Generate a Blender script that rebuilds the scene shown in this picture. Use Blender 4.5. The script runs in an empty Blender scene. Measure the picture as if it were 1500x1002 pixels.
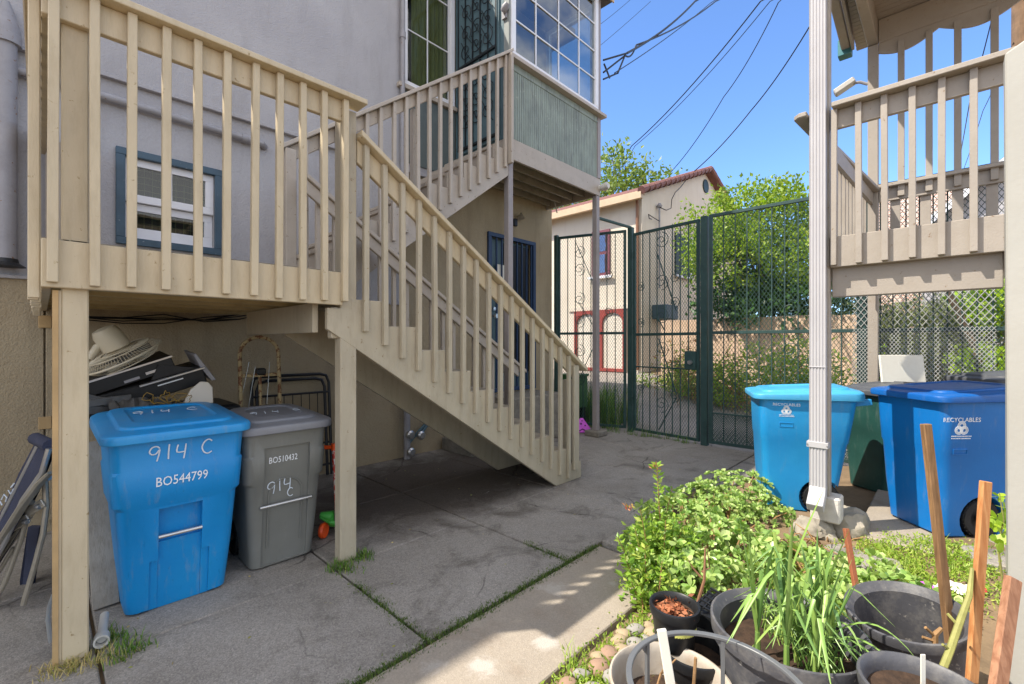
import bpy, bmesh, math, random
import numpy as np
from mathutils import Vector, Matrix
R = math.radians
PI = math.pi
scene = bpy.context.scene
COL = scene.collection
rnd = random.Random(7)
nrg = np.random.default_rng(11)

# ---- the photograph's camera: eye 1.55 m up, level; X runs along the house wall, Y towards the house
H, FP = 1.55, 665.0
CFx, CFy = 0.7206, 0.6934
CRx, CRy = 0.6934, -0.7206
def _ray(u):
    r = (u - 750) / FP
    return r, CFx + CRx * r, CFy + CRy * r
def pd(u, v, d):
    r, a, b = _ray(u)
    return Vector((a * d, b * d, H - (v - 500) / FP * d))
def gp(u, v, z=0.0):
    return pd(u, v, (H - z) * FP / (v - 500))
def px(u, v, X):
    r, a, b = _ray(u)
    return pd(u, v, X / a)
def py(u, v, Y):
    r, a, b = _ray(u)
    return pd(u, v, Y / b)

def lin(c):
    return tuple(((x / 255) / 12.92 if x / 255 <= 0.04045 else ((x / 255 + 0.055) / 1.055) ** 2.4) for x in c)

# ---------------------------------------------------------------- objects
ORG = {}
def tag(o, label=None, cat=None, group=None, kind=None):
    if label: o['label'] = label
    if cat: o['category'] = cat
    if group: o['group'] = group
    if kind: o['kind'] = kind
    return o
def thing(name, label, cat, loc=(0, 0, 0), group=None, rz=0.0):
    o = bpy.data.objects.new(name, None)
    o.empty_display_size = 0.1
    COL.objects.link(o)
    o.location = loc
    o.rotation_euler = (0, 0, rz)
    ORG[o] = Vector(loc)
    return tag(o, label, cat, group)
def copy_tree(o, parent=None):
    c = o.copy()
    COL.objects.link(c)
    if parent is not None:
        c.parent = parent
    for ch in [k for k in o.children]:
        copy_tree(ch, c)
    return c

class MB:
    def __init__(s):
        s.v, s.f = [], []
    def add(s, vs, fs):
        n = len(s.v)
        s.v += [tuple(v) for v in vs]
        s.f += [tuple(i + n for i in f) for f in fs]
        return s
    def box(s, x0, x1, y0, y1, z0, z1):
        return s.add([(x0, y0, z0), (x1, y0, z0), (x1, y1, z0), (x0, y1, z0), (x0, y0, z1), (x1, y0, z1), (x1, y1, z1), (x0, y1, z1)],
                     [(0, 3, 2, 1), (4, 5, 6, 7), (0, 1, 5, 4), (1, 2, 6, 5), (2, 3, 7, 6), (3, 0, 4, 7)])
    def beam(s, p0, p1, w, h, up=(0, 0, 1)):
        p0, p1 = Vector(p0), Vector(p1)
        d = (p1 - p0).normalized()
        up = Vector(up)
        sd = d.cross(up)
        if sd.length < 1e-5:
            sd = d.cross(Vector((0, 1, 0)))
        sd.normalize()
        un = sd.cross(d).normalized()
        vs = []
        for p in (p0, p1):
            for a, b in ((-1, -1), (1, -1), (1, 1), (-1, 1)):
                vs.append(p + sd * (a * w / 2) + un * (b * h / 2))
        return s.add(vs, [(0, 1, 2, 3), (7, 6, 5, 4), (0, 4, 5, 1), (1, 5, 6, 2), (2, 6, 7, 3), (3, 7, 4, 0)])
    def tube(s, pts, r, n=8, caps=True, closed=False, flat=1.0):
        pts = [Vector(p) for p in pts]
        m = len(pts)
        rs = r if isinstance(r, (list, tuple)) else [r] * m
        vs, fs = [], []
        prev = None
        for i, p in enumerate(pts):
            if closed:
                t = pts[(i + 1) % m] - pts[i - 1]
            else:
                t = pts[min(i + 1, m - 1)] - pts[max(i - 1, 0)]
            t = t.normalized() if t.length > 1e-9 else Vector((0, 0, 1))
            if prev is None:
                a = t.cross(Vector((0, 0, 1)))
                if a.length < 0.05:
                    a = t.cross(Vector((1, 0, 0)))
            else:
                a = prev - t * prev.dot(t)
                if a.length < 1e-6:
                    a = t.cross(Vector((0, 0, 1)))
            a.normalize()
            prev = a
            b = t.cross(a)
            for k in range(n):
                an = 2 * PI * k / n
                vs.append(p + a * (math.cos(an) * rs[i]) + b * (math.sin(an) * rs[i] * flat))
        for i in range(m if closed else m - 1):
            j = (i + 1) % m
            for k in range(n):
                k2 = (k + 1) % n
                fs.append((i * n + k, i * n + k2, j * n + k2, j * n + k))
        if caps and not closed:
            fs.append(tuple(range(n - 1, -1, -1)))
            fs.append(tuple((m - 1) * n + k for k in range(n)))
        return s.add(vs, fs)
    def lathe(s, prof, n=24, c=(0, 0, 0), M=None, cap0=True, cap1=True, sx=1.0, sy=1.0):
        c = Vector(c)
        vs, fs = [], []
        for (r, z) in prof:
            for k in range(n):
                an = 2 * PI * k / n
                p = Vector((r * math.cos(an) * sx, r * math.sin(an) * sy, z))
                if M is not None:
                    p = M @ p
                vs.append(c + p)
        m = len(prof)
        for i in range(m - 1):
            for k in range(n):
                k2 = (k + 1) % n
                fs.append((i * n + k, i * n + k2, (i + 1) * n + k2, (i + 1) * n + k))
        if cap0: fs.append(tuple(range(n - 1, -1, -1)))
        if cap1: fs.append(tuple((m - 1) * n + k for k in range(n)))
        return s.add(vs, fs)
    def loft(s, rings, cap0=True, cap1=True):
        n = len(rings[0])
        vs = [p for r in rings for p in r]
        fs = []
        for i in range(len(rings) - 1):
            for k in range(n):
                k2 = (k + 1) % n
                fs.append((i * n + k, i * n + k2, (i + 1) * n + k2, (i + 1) * n + k))
        if cap0: fs.append(tuple(range(n - 1, -1, -1)))
        if cap1: fs.append(tuple((len(rings) - 1) * n + k for k in range(n)))
        return s.add(vs, fs)
    def prism(s, poly, vec):
        vec = Vector(vec)
        a = [Vector(p) for p in poly]
        n = len(a)
        fs = [tuple(range(n - 1, -1, -1)), tuple(range(n, 2 * n))]
        for k in range(n):
            k2 = (k + 1) % n
            fs.append((k, k2, n + k2, n + k))
        return s.add(a + [p + vec for p in a], fs)
    def xf(s, M):
        s.v = [tuple(M @ Vector(v)) for v in s.v]
        return s
    def join(s, o):
        return s.add(o.v, o.f)
    def build(s, name, mat, parent=None, local=False, smooth=False, bevel=0.0, seg=1, loc=None):
        me = bpy.data.meshes.new(name)
        o = bpy.data.objects.new(name, me)
        v = np.array(s.v, dtype=float)
        if parent is None:
            off = Vector(loc) if loc is not None else Vector((v[:, 0].mean(), v[:, 1].mean(), v[:, 2].min()))
            o.location = off
            ORG[o] = off
        else:
            off = Vector((0, 0, 0)) if local else ORG[parent]
            ORG[o] = ORG[parent]
            o.parent = parent
        v = v - np.array(off)
        me.from_pydata(v.tolist(), [], s.f)
        bm = bmesh.new(); bm.from_mesh(me)
        bmesh.ops.recalc_face_normals(bm, faces=bm.faces)
        bm.to_mesh(me); bm.free()
        if smooth:
            for p in me.polygons: p.use_smooth = True
            me.set_sharp_from_angle(angle=R(38))
        me.materials.append(mat)
        COL.objects.link(o)
        if bevel:
            md = o.modifiers.new('edge', 'BEVEL')
            md.width = bevel; md.segments = seg; md.limit_method = 'ANGLE'; md.angle_limit = R(40)
        return o

def bx(name, mat, parent, x0, x1, y0, y1, z0, z1, bevel=0.004, **k):
    if name == 'baluster':
        mb = MB().box(x0, x1, y0, y1, z0, z1); a = rnd.gauss(0, .0028); b = rnd.gauss(0, .0028)
        yrun = parent['category'] == 'deck'
        mb.v = [((x + (0 if yrun else (a if z == z0 else b))), y + ((a if z == z0 else b) if yrun else 0), z) for x, y, z in mb.v]
        return mb.build(name, mat, parent, bevel=bevel, **k)
    return MB().box(x0, x1, y0, y1, z0, z1).build(name, mat, parent, bevel=bevel, **k)
def bm_(name, mat, parent, p0, p1, w, h, up=(0, 0, 1), bevel=0.004, **k):
    return MB().beam(p0, p1, w, h, up).build(name, mat, parent, bevel=bevel, **k)

def cut(o, cutters):
    """boolean difference, baked into the object's mesh"""
    tmp = []
    for mb in cutters:
        me = bpy.data.meshes.new('cutter'); me.from_pydata([tuple(v) for v in mb.v], [], mb.f)
        bm = bmesh.new(); bm.from_mesh(me); bmesh.ops.recalc_face_normals(bm, faces=bm.faces); bm.to_mesh(me); bm.free()
        c = bpy.data.objects.new('cutter', me); COL.objects.link(c)
        md = o.modifiers.new('cut', 'BOOLEAN'); md.operation = 'DIFFERENCE'; md.solver = 'EXACT'; md.object = c
        tmp.append(c)
    bpy.context.view_layer.update()
    for c in tmp:
        c.matrix_world = o.matrix_world.copy()
    bpy.context.view_layer.update()
    dg = bpy.context.evaluated_depsgraph_get()
    me = bpy.data.meshes.new_from_object(o.evaluated_get(dg))
    o.modifiers.clear()
    o.data = me
    for c in tmp:
        bpy.data.objects.remove(c, do_unlink=True)
    return o

def text_mb(body, size, sx=1.0, ext=0.0008):
    cu = bpy.data.curves.new('lettering', 'FONT')
    cu.body = body; cu.size = size; cu.extrude = ext; cu.align_x = 'CENTER'; cu.align_y = 'CENTER'
    cu.resolution_u = 2
    ob = bpy.data.objects.new('lettering', cu); COL.objects.link(ob)
    bpy.context.view_layer.update()
    me = bpy.data.meshes.new_from_object(ob.evaluated_get(bpy.context.evaluated_depsgraph_get()))
    mb = MB()
    mb.add([(v.co.x * sx, v.co.y, v.co.z) for v in me.vertices], [tuple(p.vertices) for p in me.polygons])
    bpy.data.objects.remove(ob, do_unlink=True)
    return mb
def frame_M(o, ex, ey):
    ex = Vector(ex).normalized(); ey = Vector(ey).normalized(); ez = ex.cross(ey).normalized()
    ey = ez.cross(ex)
    M = Matrix.Identity(4)
    for i in range(3):
        M[i][0], M[i][1], M[i][2], M[i][3] = ex[i], ey[i], ez[i], o[i]
    return M
GLY = {  # handwritten strokes in a unit box
 '9': [[(.75, .85), (.55, 1.0), (.25, .95), (.1, .7), (.25, .5), (.55, .52), (.75, .8), (.72, .4), (.62, 0)]],
 '1': [[(.5, 1.0), (.48, .5), (.5, 0)]],
 '4': [[(.2, 1.0), (.15, .5), (.75, .48)], [(.75, 1.0), (.72, .5), (.66, 0)]],
 'C': [[(.85, .85), (.6, 1.0), (.3, .85), (.15, .5), (.3, .15), (.6, 0), (.9, .12)]],
 ' ': []}
def hand_mb(txt, size, r=0.0035, step=0.8, slant=0.0):
    mb = MB()
    x = 0
    w = len(txt) * step
    for i, ch in enumerate(txt):
        for st in GLY[ch]:
            pts = [Vector(((p[0] * .8 + i * step - w / 2 + p[1] * slant) * size, (p[1] - .5 + 0.06 * math.sin(i * 2.1)) * size, 0)) for p in st]
            fine = []
            for a, b, c, d in zip([pts[0]] + pts[:-2], pts[:-1], pts[1:], pts[2:] + [pts[-1]]):
                for t in (0, .33, .66):
                    fine.append(0.5 * ((2 * b) + (c - a) * t + (2 * a - 5 * b + 4 * c - d) * t * t + (3 * b - a - 3 * c + d) * t ** 3))
            fine.append(pts[-1])
            mb.tube(fine, r, n=5, flat=0.5)
    return mb

# ---------------------------------------------------------------- materials
class NT:
    def __init__(s, name):
        s.m = bpy.data.materials.new(name)
        s.m.use_nodes = True
        s.t = s.m.node_tree
        s.t.nodes.clear()
        s.out = s.n('ShaderNodeOutputMaterial')
    def n(s, typ, ins=None, **props):
        nd = s.t.nodes.new(typ)
        for k, v in props.items(): setattr(nd, k, v)
        for k, v in (ins or {}).items():
            if isinstance(v, bpy.types.NodeSocket): s.t.links.new(v, nd.inputs[k])
            else: nd.inputs[k].default_value = v
        return nd
    def mix(s, f, a, b, mode='MIX'):
        nd = s.t.nodes.new('ShaderNodeMix'); nd.data_type = 'RGBA'; nd.blend_type = mode
        for k, v in ((0, f), (6, a), (7, b)):
            if isinstance(v, bpy.types.NodeSocket): s.t.links.new(v, nd.inputs[k])
            else: nd.inputs[k].default_value = (tuple(v) + (1,))[:4] if isinstance(v, (tuple, list)) else v
        return nd.outputs[2]
    def ramp(s, fac, stops, interp='LINEAR'):
        nd = s.t.nodes.new('ShaderNodeValToRGB'); cr = nd.color_ramp; cr.interpolation = interp
        while len(cr.elements) < len(stops): cr.elements.new(0.5)
        for e, (p, c) in zip(cr.elements, stops):
            e.position = p; e.color = (tuple(c) + (1,))[:4] if isinstance(c, (tuple, list)) else (c, c, c, 1)
        s.t.links.new(fac, nd.inputs[0])
        return nd.outputs[0]
    def pos(s):
        return s.n('ShaderNodeNewGeometry').outputs['Position']
    def obj(s):
        return s.n('ShaderNodeTexCoord').outputs['Object']
    def noise(s, vec, scale, detail=4.0, rough=0.55, dist=0.0):
        return s.n('ShaderNodeTexNoise', {'Vector': vec, 'Scale': scale, 'Detail': detail, 'Roughness': rough, 'Distortion': dist}).outputs['Fac']
    def smap(s, vec, sc):
        return s.n('ShaderNodeMapping', {'Vector': vec, 'Scale': sc}).outputs[0]
    def bump(s, h, strength, dist=0.01):
        return s.n('ShaderNodeBump', {'Height': h, 'Strength': strength, 'Distance': dist}).outputs[0]
    def bsdf(s, col, rough=0.6, normal=None, metal=0.0, spec=0.5, **k):
        b = s.n('ShaderNodeBsdfPrincipled', {'Roughness': rough, 'Metallic': metal, 'Specular IOR Level': spec})
        if isinstance(col, bpy.types.NodeSocket): s.t.links.new(col, b.inputs['Base Color'])
        else: b.inputs['Base Color'].default_value = (tuple(col) + (1,))[:4]
        if normal is not None: s.t.links.new(normal, b.inputs['Normal'])
        for kk, v in k.items():
            b.inputs[kk.replace('_', ' ')].default_value = v
        return b
    def done(s, sh):
        s.t.links.new(sh.outputs[0] if not isinstance(sh, bpy.types.NodeSocket) else sh, s.out.inputs['Surface'])
        return s.m

def mul(c, k): return tuple(min(1, x * k) for x in c)
def paint(name, rgb, rough=0.55, var=0.12, scale=3.0, bump=0.12, bscale=90.0, grain=None, dirt=0.0, dirtc=(70, 60, 48), wear=0.0, wearc=(120, 95, 65), spec=0.4, metal=0.0, space='pos'):
    """painted / plain surface with soft tone variation, dirt blotches, small chips and a fine bump"""
    t = NT(name); c = lin(rgb)
    p = t.pos() if space == 'pos' else t.obj()
    n1 = t.noise(p, scale, 5)
    col = t.mix(t.ramp(n1, [(0.3, 0.0), (0.7, 1.0)]), mul(c, 1 - var), mul(c, 1 + var))
    if dirt:
        d = t.ramp(t.noise(t.smap(p, grain) if grain else p, scale * 2.3, 7, 0.7), [(0.48, 0.0), (0.74, 1.0)])
        col = t.mix(t.n('ShaderNodeMath', {0: d, 1: dirt}, operation='MULTIPLY').outputs[0], col, lin(dirtc))
    if wear:
        w = t.ramp(t.noise(p, 26, 5, 0.65, 0.4), [(0.70 - wear, 0.0), (0.72 - wear + .03, 1.0)])
        col = t.mix(w, col, lin(wearc))
    bp = t.smap(p, grain) if grain else p
    nb = t.bump(t.noise(bp, bscale, 3), bump, 0.006)
    return t.done(t.bsdf(col, rough, nb, metal, spec))
def leafmat(name, cols, rough=0.45, trans=0.25, spec=0.4):
    t = NT(name)
    rp = t.n('ShaderNodeNewGeometry').outputs['Random Per Island']
    n = len(cols)
    col = t.ramp(rp, [(i / max(1, n - 1), lin(c)) for i, c in enumerate(cols)])
    b = t.bsdf(col, rough, None, 0, spec)
    tr = t.n('ShaderNodeBsdfTranslucent', {'Color': t.mix(1.0, col, (1.5, 1.6, 0.7), 'MULTIPLY')})
    return t.done(t.n('ShaderNodeMixShader', {0: trans, 1: b.outputs[0], 2: tr.outputs[0]}))

# ---------------------------------------------------------------- foliage
def unit(a):
    return a / np.maximum(np.linalg.norm(a, axis=1, keepdims=True), 1e-9)
def leaf_arrays(P, D, L, W, fold=0.15, round_=False):
    n = len(P)
    D = unit(D)
    S = unit(np.cross(D, nrg.normal(size=(n, 3))))
    N = np.cross(D, S)
    L = np.broadcast_to(np.asarray(L, float), (n,))[:, None]; W = np.broadcast_to(np.asarray(W, float), (n,))[:, None]
    if round_:
        pts = [P, P + D * L * .35 + S * W * .42 + N * L * fold * .4, P + D * L * .8 + S * W * .45 + N * L * fold, P + D * L + N * L * fold,
               P + D * L * .8 - S * W * .45 + N * L * fold, P + D * L * .35 - S * W * .42 + N * L * fold * .4]
    else:
        pts = [P, P + D * L * .45 + S * W * .5 + N * L * fold, P + D * L, P + D * L * .45 - S * W * .5 + N * L * fold]
    k = len(pts)
    V = np.stack(pts, 1).reshape(-1, 3)
    Fc = np.arange(n * k).reshape(n, k)
    return V, Fc
def leaves_build(name, mat, parts, parent=None, loc=None):
    vs, fs, o = [], [], 0
    for V, Fc in parts:
        vs.append(V); fs += (Fc + o).tolist(); o += len(V)
    V = np.concatenate(vs)
    mb = MB(); mb.v = [tuple(x) for x in V.tolist()]; mb.f = [tuple(f) for f in fs]
    me = bpy.data.meshes.new(name); ob = bpy.data.objects.new(name, me)
    off = ORG[parent] if parent is not None else Vector(loc if loc is not None else (V[:, 0].mean(), V[:, 1].mean(), V[:, 2].min()))
    ORG[ob] = off
    me.from_pydata((V - np.array(off)).tolist(), [], mb.f)
    me.materials.append(mat)
    COL.objects.link(ob)
    if parent is not None: ob.parent = parent
    else: ob.location = off
    return ob
def blob_points(n, ells, shell=0.55):
    """points spread through ellipsoids (cx,cy,cz,rx,ry,rz), denser towards the outside"""
    w = np.array([e[3] * e[4] * e[5] for e in ells]) ** 0.7
    w = w / w.sum()
    idx = nrg.choice(len(ells), size=n, p=w)
    E = np.array(ells)[idx]
    d = unit(nrg.normal(size=(n, 3)))
    r = (shell + (1 - shell) * nrg.random(n)) ** 0.6
    return E[:, :3] + d * E[:, 3:] * r[:, None], d
def crown(n_clump, per, ells, clump_r, L, W, up=0.3, shell=0.5, round_=False, jitter=0.25):
    C, d = blob_points(n_clump, ells, shell)
    P = np.repeat(C, per, 0) + nrg.normal(size=(n_clump * per, 3)) * clump_r
    D = unit(nrg.normal(size=P.shape) + np.repeat(d, per, 0) * 0.7 + np.array([0, 0, up]))
    s = 1 + jitter * nrg.normal(size=len(P))
    return leaf_arrays(P, D, L * np.clip(s, .5, 1.6), W * np.clip(s, .5, 1.6), 0.12, round_), C
def make_tree(name, label, base, ells, n_clump, per, clump_r, L, W, mat, bark, trunk_r=0.12, limbs=10, group=None, cat='tree', shell=0.5):
    t = thing(name, label, cat, base, group)
    lv, C = crown(n_clump, per, ells, clump_r, L, W, shell=shell)
    leaves_build('crown', mat, [lv], t)
    b = Vector(base)
    mb = MB()
    top = Vector((np.mean([e[0] for e in ells]), np.mean([e[1] for e in ells]), np.mean([e[2] for e in ells])))
    fork = b.lerp(top, 0.45) + Vector((rnd.uniform(-.1, .1), rnd.uniform(-.1, .1), 0))
    mb.tube([b - Vector((0, 0, .1)), b.lerp(fork, .5) + Vector((.04, -.03, 0)), fork], [trunk_r * 1.25, trunk_r, trunk_r * .8], 9)
    for k in range(limbs):
        e = Vector(C[rnd.randrange(len(C))])
        m = fork.lerp(e, .5) + Vector((rnd.uniform(-.15, .15), rnd.uniform(-.15, .15), .12))
        mb.tube([fork, m, e], [trunk_r * .55, trunk_r * .32, trunk_r * .1], 6)
    mb.build('trunk', bark, t, smooth=True)
    return t
# ================================================================ camera, light
cam = bpy.data.cameras.new('camera'); camo = bpy.data.objects.new('camera', cam); COL.objects.link(camo)
camo.location = (0, 0, H); camo.rotation_euler = (R(90), 0, -math.atan2(CFx, CFy))
cam.sensor_width = 36; cam.lens = 36 * FP / 1500; cam.clip_start = 0.05; cam.clip_end = 3000; cam.shift_y = 0.0007
scene.camera = camo
LX, LY = 0.60, -0.45                      # sunlight runs this far in X and Y for each metre it falls
sun = bpy.data.lights.new('sun', 'SUN'); suno = bpy.data.objects.new('sun', sun); COL.objects.link(suno)
sun.energy = 2.9; sun.angle = R(0.5); sun.color = (1.0, 0.93, 0.82)
ld = Vector((LX, LY, -1)).normalized()
suno.rotation_euler = ld.to_track_quat('-Z', 'Y').to_euler()
suno.location = (-8, 8, 14)
FILL_CLOUD = 4.8
w = bpy.data.worlds.new('World'); scene.world = w; w.use_nodes = True
nt = w.node_tree
bg = nt.nodes['Background']
sky = nt.nodes.new('ShaderNodeTexSky'); sky.sky_type = 'NISHITA'; sky.sun_disc = False
sky.sun_elevation = math.atan2(1, math.hypot(LX, LY))
sky.sun_rotation = math.atan2(-LX, -LY)    # measured from +Y towards +X
sky.altitude = 2000; sky.air_density = 0.95; sky.dust_density = 0.0; sky.ozone_density = 8.0
# unseen bright clouds added to the sky behind the camera to lift the shade
def wn_(typ, ins=None, **pr):
    nd = nt.nodes.new(typ)
    for k, v in pr.items(): setattr(nd, k, v)
    for k, v in (ins or {}).items():
        if isinstance(v, bpy.types.NodeSocket): nt.links.new(v, nd.inputs[k])
        else: nd.inputs[k].default_value = v
    return nd
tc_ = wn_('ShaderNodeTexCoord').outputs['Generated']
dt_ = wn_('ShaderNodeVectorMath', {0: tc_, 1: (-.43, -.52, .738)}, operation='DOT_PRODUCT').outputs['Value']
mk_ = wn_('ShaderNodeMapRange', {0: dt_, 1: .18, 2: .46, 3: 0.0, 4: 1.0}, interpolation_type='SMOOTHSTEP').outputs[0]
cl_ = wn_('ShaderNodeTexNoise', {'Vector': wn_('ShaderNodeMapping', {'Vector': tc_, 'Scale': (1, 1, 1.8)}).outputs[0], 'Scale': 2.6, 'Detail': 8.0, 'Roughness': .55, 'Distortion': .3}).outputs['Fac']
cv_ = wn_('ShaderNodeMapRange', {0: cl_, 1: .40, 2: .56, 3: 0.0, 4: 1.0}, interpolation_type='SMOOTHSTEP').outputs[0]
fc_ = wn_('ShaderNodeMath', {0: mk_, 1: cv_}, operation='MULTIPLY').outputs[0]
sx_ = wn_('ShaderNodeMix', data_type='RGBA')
nt.links.new(fc_, sx_.inputs[0]); nt.links.new(sky.outputs[0], sx_.inputs[6]); sx_.inputs[7].default_value = (FILL_CLOUD, FILL_CLOUD * .965, FILL_CLOUD * .91, 1)
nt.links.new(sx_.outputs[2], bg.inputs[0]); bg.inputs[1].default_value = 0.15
scene.view_settings.view_transform = 'Standard'; scene.view_settings.look = 'None'
scene.view_settings.exposure = 1.4; scene.view_settings.gamma = 1.0
scene.render.engine = 'CYCLES'
scene.cycles.max_bounces = 8; scene.cycles.diffuse_bounces = 5; scene.cycles.transparent_max_bounces = 12
scene.cycles.use_denoising = True

# ================================================================ materials
M = {}
def stucco(name, rgb, rgb2, dirtc, dirt=0.3, bump=0.5, crack=0.0):
    t = NT(name); p = t.pos()
    big = t.ramp(t.noise(p, 0.9, 6, 0.6, 0.3), [(0.3, 0), (0.72, 1)])
    col = t.mix(big, lin(rgb), lin(rgb2))
    st = t.ramp(t.noise(t.smap(p, (3.2, 3.2, 0.5)), 1.3, 6, 0.65), [(0.5, 0), (0.8, 1)])
    col = t.mix(t.n('ShaderNodeMath', {0: st, 1: dirt}, operation='MULTIPLY').outputs[0], col, lin(dirtc))
    fine = t.noise(p, 70, 4, 0.6)
    col = t.mix(t.ramp(fine, [(0.3, 0.12), (0.6, 0)]), col, lin(dirtc))
    h = t.n('ShaderNodeMath', {0: t.noise(p, 9, 5, 0.6, 0.5), 1: fine}, operation='ADD').outputs[0]
    return t.done(t.bsdf(col, 0.85, t.bump(h, bump, 0.012), 0, 0.2))
M['wall'] = stucco('grey_stucco', (184, 182, 184), (168, 166, 170), (126, 120, 118), 0.35, 0.7)
M['base'] = stucco('tan_stucco', (176, 161, 134), (156, 140, 114), (92, 80, 62), 0.45, 0.8)
M['dhwall'] = stucco('pale_cream_stucco', (232, 214, 184), (224, 206, 176), (176, 156, 128), 0.15, 0.3)
M['h2wall'] = stucco('cream_stucco', (222, 211, 194), (212, 200, 182), (168, 146, 122), 0.2, 0.3)
M['cream'] = paint('cream_paint', (196, 181, 152), 0.5, 0.07, 2.5, 0.3, 40, (3, 3, .6), 0.3, (140, 120, 84), 0.04, (150, 128, 92))
M['stairp'] = paint('stair_paint', (176, 165, 143), 0.5, 0.08, 2.5, 0.3, 40, (3, 3, .6), 0.3, (120, 104, 76), 0.04, (136, 116, 86))
M['beige'] = paint('grey_beige_paint', (176, 165, 152), 0.5, 0.08, 2.5, 0.2, 60, None, 0.2, (110, 98, 82), 0.06, (120, 104, 86))
M['treadp'] = paint('tread_paint', (150, 140, 122), 0.65, 0.15, 4, 0.3, 50, None, 0.45, (84, 74, 58))
M['underp'] = paint('joist_paint', (168, 150, 108), 0.6, 0.14, 3, 0.3, 50, None, 0.4, (92, 78, 48))
M['deckp'] = paint('deck_paint', (160, 151, 140), 0.5, 0.07, 2.5, 0.22, 70, None, 0.2, (120, 104, 84), 0.05, (128, 108, 86))
M['nearp'] = paint('white_post_paint', (168, 166, 158), 0.45, 0.05, 2.0, 0.15, 40, None, 0.12, (150, 140, 122))
M['greypost'] = paint('grey_post_paint', (150, 142, 140), 0.5, 0.1, 2.5, 0.2, 60, None, 0.25, (98, 90, 84))
M['greenp'] = paint('faded_green_paint', (140, 150, 140), 0.6, 0.14, 3.5, 0.3, 40, (2.2, 2.2, .35), 0.85, (98, 102, 102), 0.05, (170, 176, 166))
M['doorgreen'] = paint('blue_green_door_paint', (84, 108, 116), 0.45, 0.12, 3, 0.2, 50, None, 0.25, (56, 70, 76))
M['bluetrim'] = paint('slate_blue_paint', (66, 88, 104), 0.5, 0.14, 4, 0.25, 50, None, 0.3, (48, 58, 66), 0.05, (150, 158, 164))
M['navy'] = paint('navy_steel_paint', (40, 60, 92), 0.45, 0.12, 4, 0.1, 60, None, 0.2, (26, 32, 44))
M['cornerb'] = paint('grey_green_board', (134, 138, 134), 0.6, 0.1, 3, 0.25, 50, (2, 2, .4), 0.5, (96, 98, 96))
M['apron'] = paint('slate_green_panel', (96, 106, 106), 0.6, 0.12, 3, 0.25, 50, (2, 2, .4), 0.5, (66, 74, 76))
M['white'] = paint('white_vinyl', (226, 226, 230), 0.4, 0.03, 3, 0.05, 60, None, 0.12, (170, 170, 168))
M['gate'] = paint('dark_green_iron', (48, 74, 71), 0.5, 0.15, 5, 0.3, 80, None, 0.35, (22, 36, 34), 0.05, (60, 64, 56))
M['gatewire'] = paint('dark_green_wire', (58, 82, 76), 0.6, 0.1, 5, 0.0)
M['galv'] = paint('galvanised_wire', (176, 178, 174), 0.45, 0.1, 5, 0.0, metal=0.3)
M['black'] = paint('black_plastic', (26, 27, 29), 0.45, 0.15, 6, 0.1, 80, None, 0.25, (60, 58, 54))
M['blackmetal'] = paint('black_tube_enamel', (22, 24, 28), 0.35, 0.15, 6, 0.1)
M['iron'] = paint('wrought_iron', (30, 36, 40), 0.5, 0.15, 6, 0.2)
M['silver'] = paint('brushed_steel', (196, 196, 196), 0.3, 0.06, 6, 0.1, 120, None, 0.15, (110, 106, 100), metal=0.85)
M['alu'] = paint('champagne_tube', (176, 168, 152), 0.35, 0.08, 5, 0.1, 120, None, 0.3, (100, 90, 76), metal=0.5)
M['pipe'] = paint('grey_painted_pipe', (150, 148, 152), 0.5, 0.1, 4, 0.2, 60, None, 0.3, (104, 96, 92), 0.06, (126, 92, 70))
M['gut'] = paint('pinkish_white_aluminium', (180, 178, 180), 0.4, 0.05, 2.5, 0.06, 50, None, 0.14, (150, 138, 130))
M['vtrim'] = paint('white_lettering', (232, 234, 236), 0.6, 0.05, 30, 0)
M['greyedmark'] = paint('paint_pen', (206, 214, 222), 0.6, 0.1, 30, 0)
M['rubber'] = paint('tyre_rubber', (24, 24, 25), 0.7, 0.2, 10, 0.2)
M['soil'] = paint('potting_soil', (62, 46, 34), 0.95, 0.4, 26, 0.9, 60, None, 0.5, (30, 22, 16))
M['woodchip'] = leafmat('bark_chips', [(120, 66, 40), (160, 96, 62), (186, 124, 88), (96, 52, 32)], 0.8, 0.0)
M['bark'] = paint('tree_bark', (98, 84, 68), 0.9, 0.25, 8, 0.9, 30, (1, 1, .25), 0.4, (56, 46, 36))
M['twig'] = paint('dry_twig', (150, 116, 78), 0.8, 0.2, 20, 0.4, 60)
M['greentwig'] = paint('green_cane', (142, 140, 78), 0.6, 0.2, 20, 0.3, 60)
M['cable'] = paint('cable_sheath', (20, 20, 22), 0.5, 0.1, 5, 0)
M['lamp'] = paint('lamp_plastic', (196, 192, 184), 0.4, 0.05, 5, 0)
M['redtrim'] = paint('barn_red_paint', (150, 66, 56), 0.55, 0.1, 4, 0.15)
M['purpletrim'] = paint('plum_paint', (118, 66, 76), 0.55, 0.1, 4, 0.1)
M['dshut'] = paint('dark_green_shutter', (38, 56, 54), 0.5, 0.1, 4, 0.1)
M['brown'] = paint('brown_downpipe', (136, 98, 74), 0.5, 0.1, 4, 0.1)
M['boardw'] = paint('white_board', (232, 228, 214), 0.5, 0.02, 3, 0.03)
M['pvc'] = paint('white_pvc', (178, 177, 172), 0.35, 0.05, 5, 0.05, 60, None, 0.3, (150, 144, 132))
M['orange'] = paint('orange_plastic', (232, 84, 30), 0.4, 0.08, 6, 0.05)
M['green'] = paint('green_plastic', (66, 158, 62), 0.4, 0.1, 6, 0.05, 60, None, 0.3, (30, 90, 40))
M['redworn'] = paint('worn_red_steel', (196, 56, 44), 0.45, 0.1, 8, 0.2, 60, None, 0.3, (130, 40, 34), 0.2, (196, 190, 186))
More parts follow.
